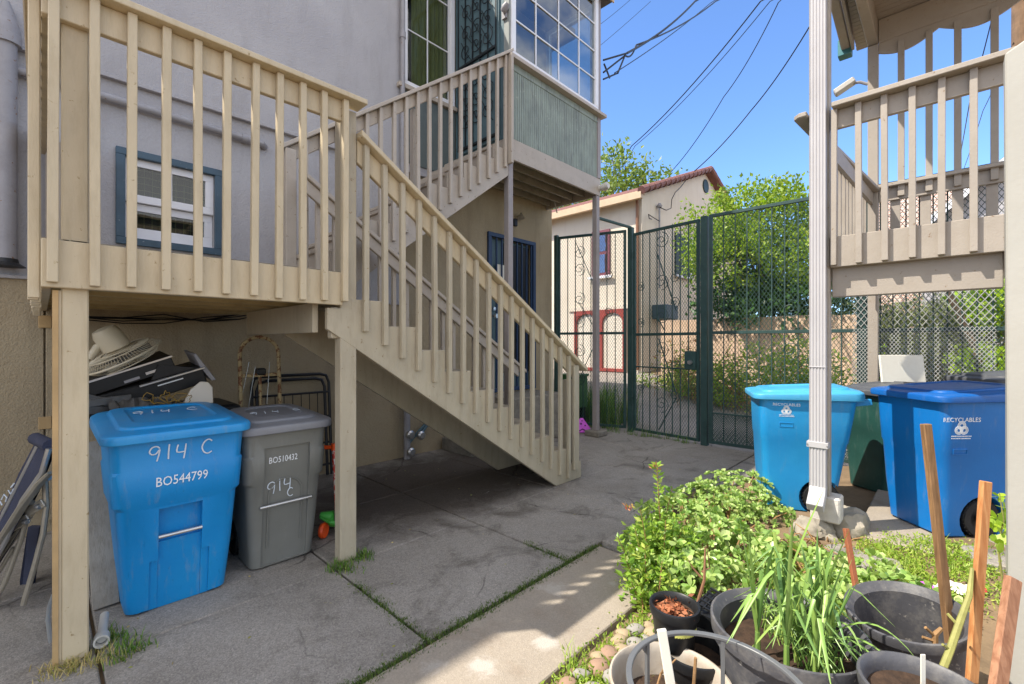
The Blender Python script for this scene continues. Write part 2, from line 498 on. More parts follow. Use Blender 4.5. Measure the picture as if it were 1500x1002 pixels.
M['rust'] = paint('rusty_cream_steel', (112, 72, 44), 0.7, 0.25, 9, 0.5, 60, None, 0.7, (70, 38, 24), 0.26, (168, 148, 108))
M['fanw'] = paint('yellowed_white_plastic', (196, 186, 162), 0.4, 0.04, 4, 0.03)
M['yellow'] = paint('yellow_cord', (140, 110, 44), 0.6, 0.1, 8, 0)
M['bag'] = paint('grey_plastic_film', (84, 82, 80), 0.3, 0.2, 14, 0.6, 20)
M['canvas'] = paint('offwhite_laminate', (214, 204, 188), 0.5, 0.05, 5, 0.05)
M['navycloth'] = paint('dark_blue_mesh_cloth', (52, 56, 76), 0.75, 0.12, 6, 0.5, 220, None, 0.25, (92, 92, 104))
M['purple'] = paint('purple_foam', (208, 92, 214), 0.6, 0.06, 8, 0.1)
M['purpledark'] = paint('purple_print', (70, 24, 84), 0.6, 0.1, 8, 0)
M['pot'] = paint('sun_bleached_black_pot', (78, 78, 82), 0.5, 0.16, 5, 0.2, 60, None, 0.6, (132, 128, 122), 0.06, (146, 142, 136))
M['potnew'] = paint('black_nursery_pot', (30, 31, 33), 0.42, 0.15, 6, 0.1, 60, None, 0.3, (66, 64, 60))
M['hoop'] = paint('grey_plastic_hoop', (98, 100, 102), 0.4, 0.08, 5, 0.05)
M['planter'] = paint('weathered_white_planter', (176, 166, 152), 0.6, 0.1, 4, 0.2, 50, None, 0.6, (146, 118, 88))
M['terra'] = paint('terracotta_stake', (146, 88, 58), 0.8, 0.18, 10, 0.4, 60, (6, 6, .6), 0.2, (120, 60, 36))
M['tape'] = paint('yellow_label', (206, 204, 110), 0.5, 0.05, 6, 0)
M['signgreen'] = paint('green_bin_plastic', (58, 96, 58), 0.5, 0.1, 5, 0.1, 60, None, 0.3, (36, 60, 38))
M['plank'] = paint('old_grey_plank', (150, 144, 134), 0.8, 0.2, 5, 0.5, 40, (6, 6, .5), 0.5, (92, 78, 62))
M['ply'] = paint('raw_plywood', (182, 152, 108), 0.8, 0.15, 6, 0.3, 60)
M['utility'] = paint('utility_pole_wood', (122, 96, 72), 0.9, 0.25, 5, 1.0, 18, (5, 5, .25), 0.5, (66, 50, 38))
M['roofred'] = paint('clay_roof_tile', (128, 88, 80), 0.75, 0.2, 5, 0.4, 40, None, 0.45, (96, 60, 54))
M['fascia'] = paint('tan_fascia', (196, 172, 142), 0.6, 0.08, 4, 0.1)
M['fencewood'] = paint('pinkish_fence_boards', (204, 176, 150), 0.8, 0.14, 2.5, 0.4, 40, (4, 4, .4), 0.3, (150, 116, 90))
M['granite'] = paint('rough_stone', (150, 142, 128), 0.9, 0.22, 7, 1.0, 26, None, 0.4, (96, 88, 74))
M['pier'] = paint('concrete_pier', (128, 122, 112), 0.9, 0.2, 9, 0.8, 40, None, 0.5, (70, 66, 60))
M['whitepier'] = paint('whitewashed_block', (196, 190, 182), 0.85, 0.12, 9, 0.6, 40, None, 0.35, (130, 120, 108))
M['darkroom'] = paint('dark_interior', (40, 38, 36), 0.9, 0.2, 3, 0)
M['olive'] = paint('olive_curtain', (142, 136, 84), 0.9, 0.16, 2, 0.5, 20, (8, 8, .3))
M['teal'] = paint('teal_gutter_end', (70, 128, 134), 0.5, 0.1, 5, 0.1)
M['roof'] = paint('roof_felt', (90, 86, 84), 0.9, 0.2, 4, 0.4)
M['asphalt'] = paint('driveway_surface', (138, 130, 122), 0.9, 0.14, 1.2, 0.5, 90, None, 0.35, (98, 90, 82))
M['dirt'] = paint('garden_dirt', (124, 104, 80), 0.95, 0.25, 3, 0.9, 40, None, 0.5, (74, 60, 44))

def plastic(name, rgb, fade, scuff=0.45, rough=0.38):
    t = NT(name); p = t.obj(); c = lin(rgb)
    col = t.mix(t.ramp(t.noise(p, 2.2, 4), [(0.3, 0), (0.75, 1)]), c, lin(fade))
    g = t.ramp(t.noise(t.smap(p, (6, 6, 1.2)), 3.5, 7, 0.7), [(0.55, 0), (0.85, 1)])
    col = t.mix(t.n('ShaderNodeMath', {0: g, 1: scuff}, operation='MULTIPLY').outputs[0], col, mul(lin((150, 150, 145)), 1))
    sc = t.ramp(t.noise(t.smap(p, (30, 30, 5)), 4, 4, 0.6, 0.8), [(0.62, 0), (0.70, 0.7)])
    col = t.mix(t.n('ShaderNodeMath', {0: sc, 1: scuff}, operation='MULTIPLY').outputs[0], col, mul(c, 0.55))
    h = t.noise(p, 9, 4)
    h2 = t.noise(p, 240, 2)
    hh = t.n('ShaderNodeMath', {0: h2, 1: 0.25, 2: h}, operation='MULTIPLY_ADD').outputs[0]
    return t.done(t.bsdf(col, rough, t.bump(hh, 0.16, 0.01), 0, 0.45))
M['blue'] = plastic('sky_blue_cart_plastic', (6, 128, 196), (24, 142, 204))
M['bluelid'] = plastic('sky_blue_lid_plastic', (18, 132, 200), (54, 150, 206), 0.45)
M['blue2'] = plastic('blue_cart_plastic', (22, 132, 196), (44, 150, 206), 0.3)
M['blue2lid'] = plastic('light_blue_lid_plastic', (52, 148, 198), (80, 168, 210), 0.2)
M['blue3'] = plastic('royal_blue_cart_plastic', (12, 100, 172), (20, 112, 184), 0.3)
M['blue3lid'] = plastic('royal_blue_lid_plastic', (12, 82, 158), (20, 96, 170), 0.15)
M['greycart'] = plastic('grey_cart_plastic', (110, 110, 104), (124, 124, 118), 0.25, 0.45)
M['greylid'] = plastic('grey_lid_plastic', (116, 117, 122), (132, 133, 138), 0.35, 0.4)
M['darkgreen'] = plastic('dark_green_cart_plastic', (28, 66, 60), (44, 88, 80), 0.3, 0.4)
M['darkgreylid'] = plastic('dark_grey_lid_plastic', (72, 74, 78), (90, 92, 96), 0.3, 0.45)

def concrete(name, a, b, dk, speck=0.4, patches=(), stain_shade=0.0):
    t = NT(name); p = t.pos()
    big = t.ramp(t.noise(p, 1.1, 7, 0.65, 0.4), [(0.32, 0), (0.68, 1)])
    col = t.mix(big, lin(a), lin(b))
    bl = t.ramp(t.noise(p, 2.3, 8, 0.7, 0.8), [(0.52, 0), (0.66, 0.75)])
    col = t.mix(bl, col, lin(dk))
    v = t.n('ShaderNodeTexVoronoi', {'Vector': p, 'Scale': 150.0}, feature='F1')
    wp = t.n('ShaderNodeMix', {0: .12, 4: p, 5: t.n('ShaderNodeTexNoise', {'Vector': p, 'Scale': 4.0, 'Detail': 4.0}).outputs['Color']}, data_type='VECTOR').outputs[1]
    ce = t.n('ShaderNodeTexVoronoi', {'Vector': wp, 'Scale': .85}, feature='DISTANCE_TO_EDGE').outputs['Distance']
    ck = t.n('ShaderNodeMath', {0: t.ramp(ce, [(0.0, 1.0), (0.006, 0.0)]), 1: t.ramp(t.noise(p, .9, 3), [(.5, 0), (.56, .8)])}, operation='MULTIPLY').outputs[0]
    damp_shade = t.n('ShaderNodeVectorMath', {0: t.n('ShaderNodeVectorMath', {0: p, 1: (3.1, 4.1, 0)}, operation='SUBTRACT').outputs[0], 1: (.42, .72, 0)}, operation='MULTIPLY').outputs[0]  # damp brown stain that also paints in the shade under the stairs
    dl = t.n('ShaderNodeVectorMath', {0: damp_shade}, operation='LENGTH').outputs['Value']
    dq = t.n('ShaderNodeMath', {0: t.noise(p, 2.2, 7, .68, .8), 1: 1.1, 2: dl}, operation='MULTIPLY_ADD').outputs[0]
    col = t.mix(t.n('ShaderNodeMapRange', {0: dq, 1: 1.05, 2: 1.5, 3: stain_shade, 4: 0.0}).outputs[0], col, lin((66, 56, 48)))
    sp = t.ramp(v.outputs['Color'], [(0.0, 0.55), (0.5, 1.0), (1.0, 1.6)])
    col = t.mix(speck, col, t.mix(1.0, col, sp, 'MULTIPLY'))
    wh = t.ramp(t.noise(p, 3.1, 8, 0.72, 1.2), [(0.68, 0), (0.72, 0.6)])
    col = t.mix(wh, col, lin((190, 186, 180)))
    for (cx, cy, r_, am) in patches:
        dv = t.n('ShaderNodeVectorMath', {0: p, 1: (cx, cy, 0)}, operation='DISTANCE').outputs['Value']
        nz = t.n('ShaderNodeMath', {0: t.noise(p, 9, 6, .7, .6), 1: .5}, operation='SUBTRACT').outputs[0]
        e = t.n('ShaderNodeMath', {0: nz, 1: r_ * 3.2, 2: dv}, operation='MULTIPLY_ADD').outputs[0]
        k = t.n('ShaderNodeMapRange', {0: e, 1: r_ * .45, 2: r_ * 1.1, 3: am * .62, 4: 0.0}).outputs[0]
        col = t.mix(k, col, lin((196, 190, 182)))
    dots = t.ramp(t.noise(p, 34, 3, 0.5), [(0.75, 0), (0.78, 0.6)])
    col = t.mix(dots, col, lin((48, 44, 40)))
    col = t.mix(ck, col, lin((40, 36, 32)))
    h = t.n('ShaderNodeMath', {0: t.noise(p, 160, 3), 1: t.noise(p, 12, 5)}, operation='ADD').outputs[0]
    return t.done(t.bsdf(col, t.ramp(bl, [(0, 0.85), (1, 0.7)]), t.bump(h, 0.5, 0.008), 0, 0.3))
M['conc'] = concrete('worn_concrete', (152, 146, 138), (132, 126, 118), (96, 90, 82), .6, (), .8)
M['concs'] = concrete('smooth_path_concrete', (160, 149, 134), (148, 138, 125), (140, 126, 110), 0.25, [(1.46, 1.61, .07, .8), (1.80, 1.50, .07, .8), (2.26, 1.80, .085, .55), (1.30, 1.78, .06, .5), (1.02, 1.50, .05, .6), (2.55, 1.55, .03, .5)])
def stainmat():
    t = NT('white_spill'); p = t.pos()
    return t.done(t.bsdf(t.mix(t.ramp(t.noise(p, 30, 5), [(.35, 0), (.6, 1)]), lin((176, 170, 160)), lin((236, 234, 230))), 0.8))
M['spill'] = stainmat()

def glass(name, tint=(0.02, 0.03, 0.03), refl=0.35):
    t = NT(name)
    fr = t.n('ShaderNodeFresnel', {'IOR': 1.5}).outputs[0]
    k = t.n('ShaderNodeMath', {0: fr, 1: refl}, operation='ADD', use_clamp=True).outputs[0]
    bf = t.n('ShaderNodeMath', {0: 1.0, 1: t.n('ShaderNodeNewGeometry').outputs['Backfacing']}, operation='SUBTRACT').outputs[0]
    k = t.n('ShaderNodeMath', {0: k, 1: bf}, operation='MULTIPLY').outputs[0]
    n = t.bump(t.noise(t.pos(), 1.6, 2), 0.04, 0.05)
    gl = t.n('ShaderNodeBsdfGlossy', {'Roughness': 0.015, 'Color': (.9, .95, 1, 1), 'Normal': n})
    tr = t.n('ShaderNodeBsdfTransparent', {'Color': (.72, .78, .78, 1)})
    return t.done(t.n('ShaderNodeMixShader', {0: k, 1: tr.outputs[0], 2: gl.outputs[0]}))
M['glass'] = glass('window_glass', refl=0.02)
M['glassb'] = glass('bay_window_glass', refl=0.14)
def plaid():
    t = NT('plaid_curtain'); p = t.pos()
    x = t.n('ShaderNodeSeparateXYZ', {0: p})
    def band(o, sc, th):
        f = t.n('ShaderNodeMath', {0: o, 1: sc}, operation='MULTIPLY').outputs[0]
        f = t.n('ShaderNodeMath', {0: f}, operation='FRACT').outputs[0]
        return t.n('ShaderNodeMath', {0: f, 1: th}, operation='LESS_THAN').outputs[0]
    c = t.mix(band(x.outputs[0], 8, .5), lin((24, 34, 52)), lin((34, 52, 50)))
    c = t.mix(t.n('ShaderNodeMath', {0: band(x.outputs[2], 8, .5), 1: .5}, operation='MULTIPLY').outputs[0], c, lin((18, 26, 30)))
    c = t.mix(t.n('ShaderNodeMath', {0: band(x.outputs[0], 16, .1), 1: .6}, operation='MULTIPLY').outputs[0], c, lin((150, 150, 110)))
    c = t.mix(t.n('ShaderNodeMath', {0: band(x.outputs[2], 16, .1), 1: .6}, operation='MULTIPLY').outputs[0], c, lin((150, 150, 110)))
    return t.done(t.bsdf(c, 0.9))
M['plaid'] = plaid()
def woodmat(name, a, b, scale=(16, 16, .8)):
    t = NT(name); p = t.obj()
    q = t.smap(p, scale)
    wv = t.noise(q, 3.2, 6, .62, .6)
    col = t.mix(t.ramp(wv, [(0.36, 0), (0.62, 1)]), lin(a), lin(b))
    col = t.mix(t.ramp(t.noise(p, 8, 5), [(0.4, 0), (0.8, 0.5)]), col, mul(lin(a), 0.55))
    return t.done(t.bsdf(col, 0.75, t.bump(wv, 0.25, 0.004), 0, 0.25))
M['stake1'] = woodmat('weathered_stake_wood', (112, 84, 58), (150, 116, 80))
M['stake2'] = woodmat('fresh_stake_wood', (172, 112, 66), (200, 148, 98))
M['stake3'] = woodmat('reddish_stake_wood', (136, 94, 70), (168, 124, 96))
def brickmat():
    t = NT('pale_brick'); p = t.pos()
    sx = t.n('ShaderNodeSeparateXYZ', {0: p})
    v = t.n('ShaderNodeCombineXYZ', {0: sx.outputs[1], 1: sx.outputs[2]}).outputs[0]
    b = t.n('ShaderNodeTexBrick', {'Vector': v, 'Color1': lin((214, 168, 148)) + (1,), 'Color2': lin((196, 150, 132)) + (1,), 'Mortar': lin((222, 212, 200)) + (1,),
                                   'Scale': 1.0, 'Mortar Size': 0.02, 'Brick Width': 0.24, 'Row Height': 0.09, 'Bias': -0.1})
    c = t.mix(t.ramp(t.noise(p, 4, 5), [(.35, 0), (.7, .5)]), b.outputs['Color'], lin((230, 210, 196)))
    return t.done(t.bsdf(c, 0.85))
M['brick'] = brickmat()

M['lf_tree'] = leafmat('sparse_tree_leaves', [(96, 122, 52), (132, 152, 70), (76, 100, 44), (158, 168, 96)], 0.5, 0.3)
M['lf_bush'] = leafmat('bright_maple_leaves', [(108, 138, 46), (150, 172, 62), (80, 110, 38), (178, 190, 86)], 0.45, 0.4)
M['lf_ivy'] = leafmat('dark_ivy_leaves', [(44, 78, 36), (64, 98, 44), (34, 62, 32), (88, 120, 58)], 0.4, 0.2)
M['lf_hedge'] = leafmat('olive_hedge_leaves', [(112, 122, 80), (134, 142, 96), (92, 104, 66), (150, 154, 116)], 0.6, 0.2)
M['lf_lime'] = leafmat('lime_leaves', [(136, 166, 44), (166, 190, 60), (112, 146, 40)], 0.45, 0.35)
M['lf_weed'] = leafmat('weed_leaves', [(130, 160, 56), (162, 184, 72), (102, 136, 46), (188, 194, 100)], 0.5, 0.3)
M['lf_dry'] = leafmat('dry_weed_leaves', [(150, 128, 82), (172, 142, 96), (110, 124, 62), (186, 120, 88), (126, 140, 70)], 0.7, 0.2)
M['lf_jade'] = leafmat('succulent_leaves', [(142, 172, 88), (172, 194, 114), (110, 148, 68), (198, 206, 142)], 0.35, 0.22)
M['lf_priv'] = leafmat('privet_leaves', [(112, 150, 52), (148, 176, 68), (90, 128, 46), (182, 192, 94)], 0.35, 0.25)
M['lf_onion'] = leafmat('leek_blades', [(122, 158, 84), (152, 182, 92), (106, 146, 84), (182, 200, 104)], 0.35, 0.25)
M['lf_moss'] = leafmat('joint_moss', [(62, 86, 34), (86, 108, 44), (52, 74, 32), (112, 124, 58)], 0.8, 0.1)
M['lf_grass'] = leafmat('grass_blades', [(84, 122, 44), (112, 146, 58), (66, 100, 38), (146, 150, 84)], 0.5, 0.25)
M['lf_straw'] = leafmat('dry_grass_blades', [(176, 156, 98), (196, 178, 124), (150, 140, 78), (140, 150, 72)], 0.6, 0.2)
M['lf_red'] = leafmat('reddish_shoot_leaves', [(170, 86, 66), (190, 130, 90), (150, 150, 70)], 0.5, 0.25)
M['petal'] = leafmat('red_petals', [(206, 60, 60), (226, 90, 84)], 0.5, 0.2)
def stonemat(nm, a, b):
    return paint(nm, a, 0.8, 0.12, 14, 0.4, 60, None, 0.35, b, space='obj')
M['cob'] = [stonemat('cobble_tan', (164, 146, 118), (124, 104, 80)), stonemat('cobble_grey', (150, 145, 138), (112, 108, 100)), stonemat('cobble_rose', (152, 124, 104), (112, 90, 74))]
# ================================================================ ground and paving
def gz(X, Y):
    """yard is level, the drive beyond the gate climbs"""
    if X <= 7.3: return 0.0
    return min(X - 7.3, 9.0) * 0.112
def sheet(name, xs, ys, dz, mat, inside=None):
    mb = MB(); idx = {}
    for i, X in enumerate(xs):
        for j, Y in enumerate(ys):
            idx[i, j] = len(mb.v); mb.v.append((X, Y, gz(X, Y) + dz))
    for i in range(len(xs) - 1):
        for j in range(len(ys) - 1):
            if inside is None or inside((xs[i] + xs[i + 1]) / 2, (ys[j] + ys[j + 1]) / 2):
                mb.f.append((idx[i, j], idx[i + 1, j], idx[i + 1, j + 1], idx[i, j + 1]))
    return mb.build(name, mat, None, loc=(0, 0, 0))
xs = [-900, -200, -40, -10, -4, 0, 4, 7.3] + [7.3 + .75 * k for k in range(1, 13)] + [20, 30, 60, 200, 900]
tag(sheet('ground', xs, [-900, -200, -40, -10, -4, 0, 4, 8, 12, 20, 60, 200, 900], -0.035, M['dirt']), kind='structure')
def drive_in(X, Y):
    return Y > (1.0 + (X - 8.5) * 1.25)
tag(sheet('driveway', [7.12, 7.3] + [7.3 + .3 * k for k in range(1, 19)] + [12.9], [-.5 + .3 * k for k in range(0, 45)], -0.02, M['asphalt'], drive_in), kind='structure')

# patio: slabs with open joints between them
mb = MB()
g = 0.008
xe = [-7.0, -2.2, -1.0, 0.2, 1.4, 2.6, 3.8, 5.0, 6.1, 7.1]
for i in range(len(xe) - 1):
    for (y0, y1) in ((1.945, 3.03), (3.03, 4.08), (4.08, 5.36)):
        if i == len(xe) - 2 and y0 < 2: pass
        mb.box(xe[i] + g, xe[i + 1] - g * (1 if i not in (5, 6) else .3), y0 + g * (1.6 if y0 < 2 else .5), y1 - g * .5, -0.16, 0.0)
mb.prism([(6.108, 1.62, -.16), (7.1, 1.50, -.16), (7.1, 1.94, -.16), (6.108, 1.94, -.16)], (0, 0, .16))
mb.prism([(5.0, 1.72, -.16), (6.1, 1.62, -.16), (6.1, 1.94, -.16), (5.0, 1.94, -.16)], (0, 0, .16))
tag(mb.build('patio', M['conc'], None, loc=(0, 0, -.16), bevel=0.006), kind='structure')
mb = MB()
for a, b in ((-6, -1.2), (-1.19, 0.9), (0.91, 2.96)):
    mb.box(a, b, 1.34, 1.925, -.16, 0.0)
tag(mb.build('path', M['concs'], None, loc=(0, 0, -.16), bevel=0.006), kind='structure')
# ================================================================ the grey house
WY = 5.35
house = thing('stucco_house', 'grey stucco house with tan base, glazed upstairs bay on posts and plaid-curtained small window', 'house', (1.0, WY, 0))
def wall_mb(x0, x1, z0, z1, holes, y, depth=0.16):
    mb = MB()
    X = sorted({x0, x1, *[h[0] for h in holes], *[h[1] for h in holes]}); Z = sorted({z0, z1, *[h[2] for h in holes], *[h[3] for h in holes]})
    for i in range(len(X) - 1):
        for j in range(len(Z) - 1):
            cx, cz = (X[i] + X[i + 1]) / 2, (Z[j] + Z[j + 1]) / 2
            if any(h[0] < cx < h[1] and h[2] < cz < h[3] for h in holes): continue
            mb.add([(X[i], y, Z[j]), (X[i + 1], y, Z[j]), (X[i + 1], y, Z[j + 1]), (X[i], y, Z[j + 1])], [(0, 1, 2, 3)])
    for (a, b, c, d) in holes:
        q = [(a, c), (b, c), (b, d), (a, d)]
        for k in range(4):
            (p0, p1) = q[k], q[(k + 1) % 4]
            mb.add([(p0[0], y, p0[1]), (p1[0], y, p1[1]), (p1[0], y + depth, p1[1]), (p0[0], y + depth, p0[1])], [(0, 1, 2, 3)])
    return mb
SW = (0.53, 1.22, 2.50, 3.24)             # small window opening
UW = (3.44, 4.22, 5.12, 7.0)              # upstairs window opening
LD = (5.04, 6.08, 0.74, 3.28)             # downstairs door opening
XE = 6.63
wall_mb(-7, 3.40, 2.06, 3.90, [SW], WY).build('wall', M['wall'], house)
wall_mb(-7, 4.30, 3.90, 7.28, [UW], WY - .035).build('wall', M['wall'], house)
mbw = wall_mb(-7, 3.40, 0, 2.06, [], WY - .03).join(wall_mb(3.40, XE, 0, 3.9, [LD], WY - .002))
mbw.add([(XE, WY - .002, 0), (XE, 12, 0), (XE, 12, 7.28), (XE, WY - .002, 7.28)], [(0, 1, 2, 3)])
mbw.add([(-7, WY - .03, 0), (-7, 12, 0), (-7, 12, 7.28), (-7, WY - .03, 7.28)], [(0, 1, 2, 3)])
mbw.add([(-7, 12, 0), (XE, 12, 0), (XE, 12, 7.28), (-7, 12, 7.28)], [(0, 1, 2, 3)])
mbw.add([(4.3, WY - .002, 3.9), (XE, WY - .002, 3.9), (XE, WY - .002, 4.28), (4.3, WY - .002, 4.28)], [(0, 1, 2, 3)])
mbw.add([(4.31, WY - .001, 4.285), (XE, WY - .001, 4.285), (XE, WY - .001, 7.28), (4.31, WY - .001, 7.28)], [(0, 1, 2, 3)])
mbw.build('base_wall', M['base'], house)
bx('ledge', M['wall'], house, -7, 3.395, WY - .06, WY, 2.055, 2.085)
bx('ledge', M['wall'], house, -7, 4.29, WY - .055, WY, 3.875, 3.915)
MB().box(-7.4, 7.0, 5.08, 12.4, 7.28, 7.46).build('roof', M['roof'], house)
MB().box(-6.9, XE - .05, 9.2, 9.3, 0, 7.2).box(-6.9, XE - .05, WY + .2, 9.1, 4.05, 4.1).box(3.9, 4.0, WY + .2, 9.1, 0, 7.2).build('inner_wall', M['darkroom'], house)
bx('shadow_chimney', M['wall'], house, -1.75, -1.1, 5.4, 6.05, 7.461, 8.2)  # unseen chimney added to cast a bump in the roof's shadow edge
# small sash window with plaid curtain
def frame_mb(x0, x1, z0, z1, y0, y1, t, tb=None):
    tb = tb or t
    return MB().box(x0, x1, y0, y1, z1 - t, z1).box(x0, x1, y0, y1, z0, z0 + tb).box(x0, x0 + t, y0, y1, z0 + tb, z1 - t).box(x1 - t, x1, y0, y1, z0 + tb, z1 - t)
wn = frame_mb(.465, 1.285, 2.435, 3.30, WY - .035, WY + .01, .065).build('window', M['bluetrim'], house, bevel=.004)
frame_mb(SW[0] + .002, SW[1] - .002, 2.84, SW[3] - .002, WY + .02, WY + .06, .07).box(.86, .88, WY + .025, WY + .055, 2.89, 3.19).build('sash', M['white'], wn, bevel=.003)
frame_mb(SW[0] + .002, SW[1] - .002, SW[2] + .002, 2.838, WY + .06, WY + .1, .07, .11).build('sash', M['white'], wn, bevel=.003)
MB().box(SW[0], SW[1], WY + .038, WY + .042, 2.86, SW[3]).box(SW[0], SW[1], WY + .078, WY + .082, SW[2] + .02, 2.82).build('pane', M['glass'], wn)
mbc = MB(); nn = 40
for (z0, z1, yb) in ((2.84, 3.3, WY + .2), (2.55, 2.80, WY + .22)):
    for i in range(nn):
        xa, xb = .45 + .85 * i / nn, .45 + .85 * (i + 1) / nn
        fa, fb = .012 * math.sin(i * .9), .012 * math.sin((i + 1) * .9)
        mbc.add([(xa, yb + fa, z0 + .03 * math.sin(i * .3)), (xb, yb + fb, z0 + .03 * math.sin((i + 1) * .3)), (xb, yb + fb, z1), (xa, yb + fa, z1)], [(0, 1, 2, 3)])
mbc.build('curtain', M['plaid'], wn, smooth=True)
# upstairs window
wy = WY - .035
wn = frame_mb(3.38, 4.27, 5.03, 7.1, wy - .03, wy + .05, .075).build('window', M['white'], house, bevel=.004)
MB().box(3.83, 3.845, wy + .05, wy + .062, 5.11, 7.0).box(3.455, 4.195, wy + .049, wy + .061, 5.86, 5.875).box(3.455, 4.195, wy + .049, wy + .061, 6.55, 6.565).build('muntin', M['white'], wn)
MB().box(3.45, 4.2, wy + .063, wy + .068, 5.1, 7.0).build('pane', M['glass'], wn)
MB().box(3.3, 4.29, wy - .07, wy + .0, 4.97, 5.03).build('sill', M['beige'], wn, bevel=.004)
bx('window_apron', M['apron'], house, 3.41, 4.288, wy - .022, wy + .002, 4.0, 4.968)
mbc = MB()
for i in range(60):
    xa, xb = 3.60 + .6 * i / 60, 3.60 + .6 * (i + 1) / 60
    f = lambda k: .02 * math.sin(k * .8)
    mbc.add([(xa, WY + .07 + f(i), 5.1), (xb, WY + .07 + f(i + 1), 5.1), (xb, WY + .07 + f(i + 1), 7), (xa, WY + .07 + f(i), 7)], [(0, 1, 2, 3)])
mbc.build('curtain', M['olive'], wn, smooth=True)
# ---- bay
BX0, BX1, BY = 4.30, 6.50, 4.20
bm_('bay_rim', M['beige'], house, (BX0, BY + .02, 4.14), (BX1, BY + .02, 4.14), .04, .28)
bx('bay_rim', M['beige'], house, BX1 - .04, BX1, BY + .042, WY - .005, 4.0, 4.28)
bx('bay_rim', M['beige'], house, BX0, BX0 + .04, BY + .042, WY - .005, 4.0, 4.28)
mbj = MB().box(BX0 + .045, BX1 - .045, BY + .045, WY - .01, 4.22, 4.275)
for k in range(4): mbj.box(BX0 + .05, BX1 - .05, BY + .28 + .25 * k, BY + .32 + .25 * k, 4.04, 4.22)
mbj.build('bay_floor', M['treadp'], house)
mbp = MB(); nb = 46                        # bead boards
for i in range(nb):
    a = BX0 + .09 + (BX1 - BX0 - .18) * i / nb; b = BX0 + .09 + (BX1 - BX0 - .18) * (i + 1) / nb
    mbp.box(a + .003, b - .003, BY + .01, BY + .03, 4.285, 5.29)
mbp.box(BX0 + .09, BX1 - .09, BY + .022, BY + .05, 4.285, 5.29)
mbp.build('bay_panel', M['greenp'], house, bevel=.002)
mbp = MB().box(BX1 - .05, BX1 - .01, BY + .1, WY - .01, 4.285, 5.29)
mbp.build('bay_panel', M['greenp'], house)
for (xa, xb) in ((BX0, BX0 + .09), (BX1 - .09, BX1)):
    bx('corner_board', M['greypost'] if xa > 5 else M['cornerb'], house, xa, xb, BY - .008, BY + .09, 4.285, 7.28)
bx('bay_panel', M['greenp'], house, BX0 + .09, BX1 - .09, BY + .0, BY + .02, 5.2, 5.30)
bx('bay_sill', M['beige'], house, BX0 - .02, BX1 + .06, BY - .09, BY + .12, 5.30, 5.352)
bw = frame_mb(BX0 + .03, BX1 - .1, 5.355, 7.26, BY - .03, BY + .04, .085).build('window', M['white'], house, bevel=.005)
mm = MB()
for k in range(1, 4): mm.box(BX0 + .03 + 2.07 * k / 4 - .009, BX0 + .03 + 2.07 * k / 4 + .009, BY - .008, BY + .004, 5.44, 7.18)
for k in range(1, 4): mm.box(BX0 + .115, BX1 - .185, BY - .0085, BY + .0035, 5.44 + .45 * k - .009, 5.44 + .45 * k + .009)
mm.build('muntin', M['white'], bw)
bx('pane', M['glassb'], bw, BX0 + .11, BX1 - .18, BY + .006, BY + .012, 5.43, 7.19, bevel=0)
bw2 = frame_mb(0, 1, 0, 1, 0, 1, .1)
wsd = MB()
for (ya, yb, za, zb) in ((BY + .1, WY, 5.355, 5.44), (BY + .1, WY, 7.18, 7.26), (BY + .1, BY + .18, 5.44, 7.18), (WY - .08, WY - .005, 5.44, 7.18)):
    wsd.box(BX1 - .05, BX1 + .0, ya, yb - .002, za, zb)
bw2 = wsd.build('window', M['white'], house, bevel=.004)
bx('pane', M['glassb'], bw2, BX1 - .03, BX1 - .024, BY + .18, WY - .08, 5.44, 7.18, bevel=0)
MB().box(BX0 - .2, 6.68, BY - .12, 5.078, 7.285, 7.44).build('roof', M['roof'], house)
bx('eave_board', M['fascia'], house, BX0 - .2, 6.70, BY - .145, BY - .122, 7.27, 7.44)
# bay side with the upstairs security door (plane X = BX0)
bx('door_wall', M['doorgreen'], house, BX0 + .002, BX0 + .05, BY + .09, WY - .04, 4.285, 7.28)
dr = bx('security_door', M['doorgreen'], house, BX0 - .025, BX0 + .002, BY + .16, WY - .12, 4.30, 6.9)
gr = MB()
ya, yb = BY + .2, WY - .16
for k in range(6):
    y = ya + (yb - ya) * k / 5
    gr.beam((BX0 - .045, y, 4.34), (BX0 - .045, y, 6.86), .014, .014)
for z in (4.36, 5.55, 6.84): gr.beam((BX0 - .045, ya, z), (BX0 - .045, yb, z), .03, .03)
def spiral(c, ex, ez, r0, turns=1.5, a0=0.0, sgn=1, n=26):
    pts = []
    for k in range(n):
        t = k / (n - 1); a = a0 + sgn * turns * 2 * PI * t; r = r0 * (1 - t * .88)
        pts.append(Vector(c) + Vector(ex) * (math.cos(a) * r) + Vector(ez) * (math.sin(a) * r))
    return pts
for z0, s in ((5.75, 1), (6.3, -1), (4.75, 1), (5.25, -1), (6.0, -1), (5.0, 1)):
    for yq in (.22, .5, .78):
        y = ya + (yb - ya) * yq
        gr.tube(spiral((BX0 - .05, y, z0), (0, 1, 0), (0, 0, 1), .12, 1.4, PI * (.5 + yq), s), .007, 5)
        gr.tube([(BX0 - .05, y - .12, z0 - .18), (BX0 - .05, y - .02, z0 - .05), (BX0 - .05, y + .1, z0 + .16)], .007, 5)
gr.build('grille', M['iron'], dr)
MB().lathe([(.02, 0), (.02, .03), (.032, .045), (.032, .07), (.015, .08)], 12, (BX0 - .026, WY - .17, 5.32), Matrix.Rotation(R(-90), 3, 'Y')).build('knob', M['silver'], dr, smooth=True)
MB().lathe([(.025, 0), (.025, .03)], 12, (BX0 - .026, WY - .17, 5.44), Matrix.Rotation(R(-90), 3, 'Y')).build('deadbolt', M['silver'], dr, smooth=True)
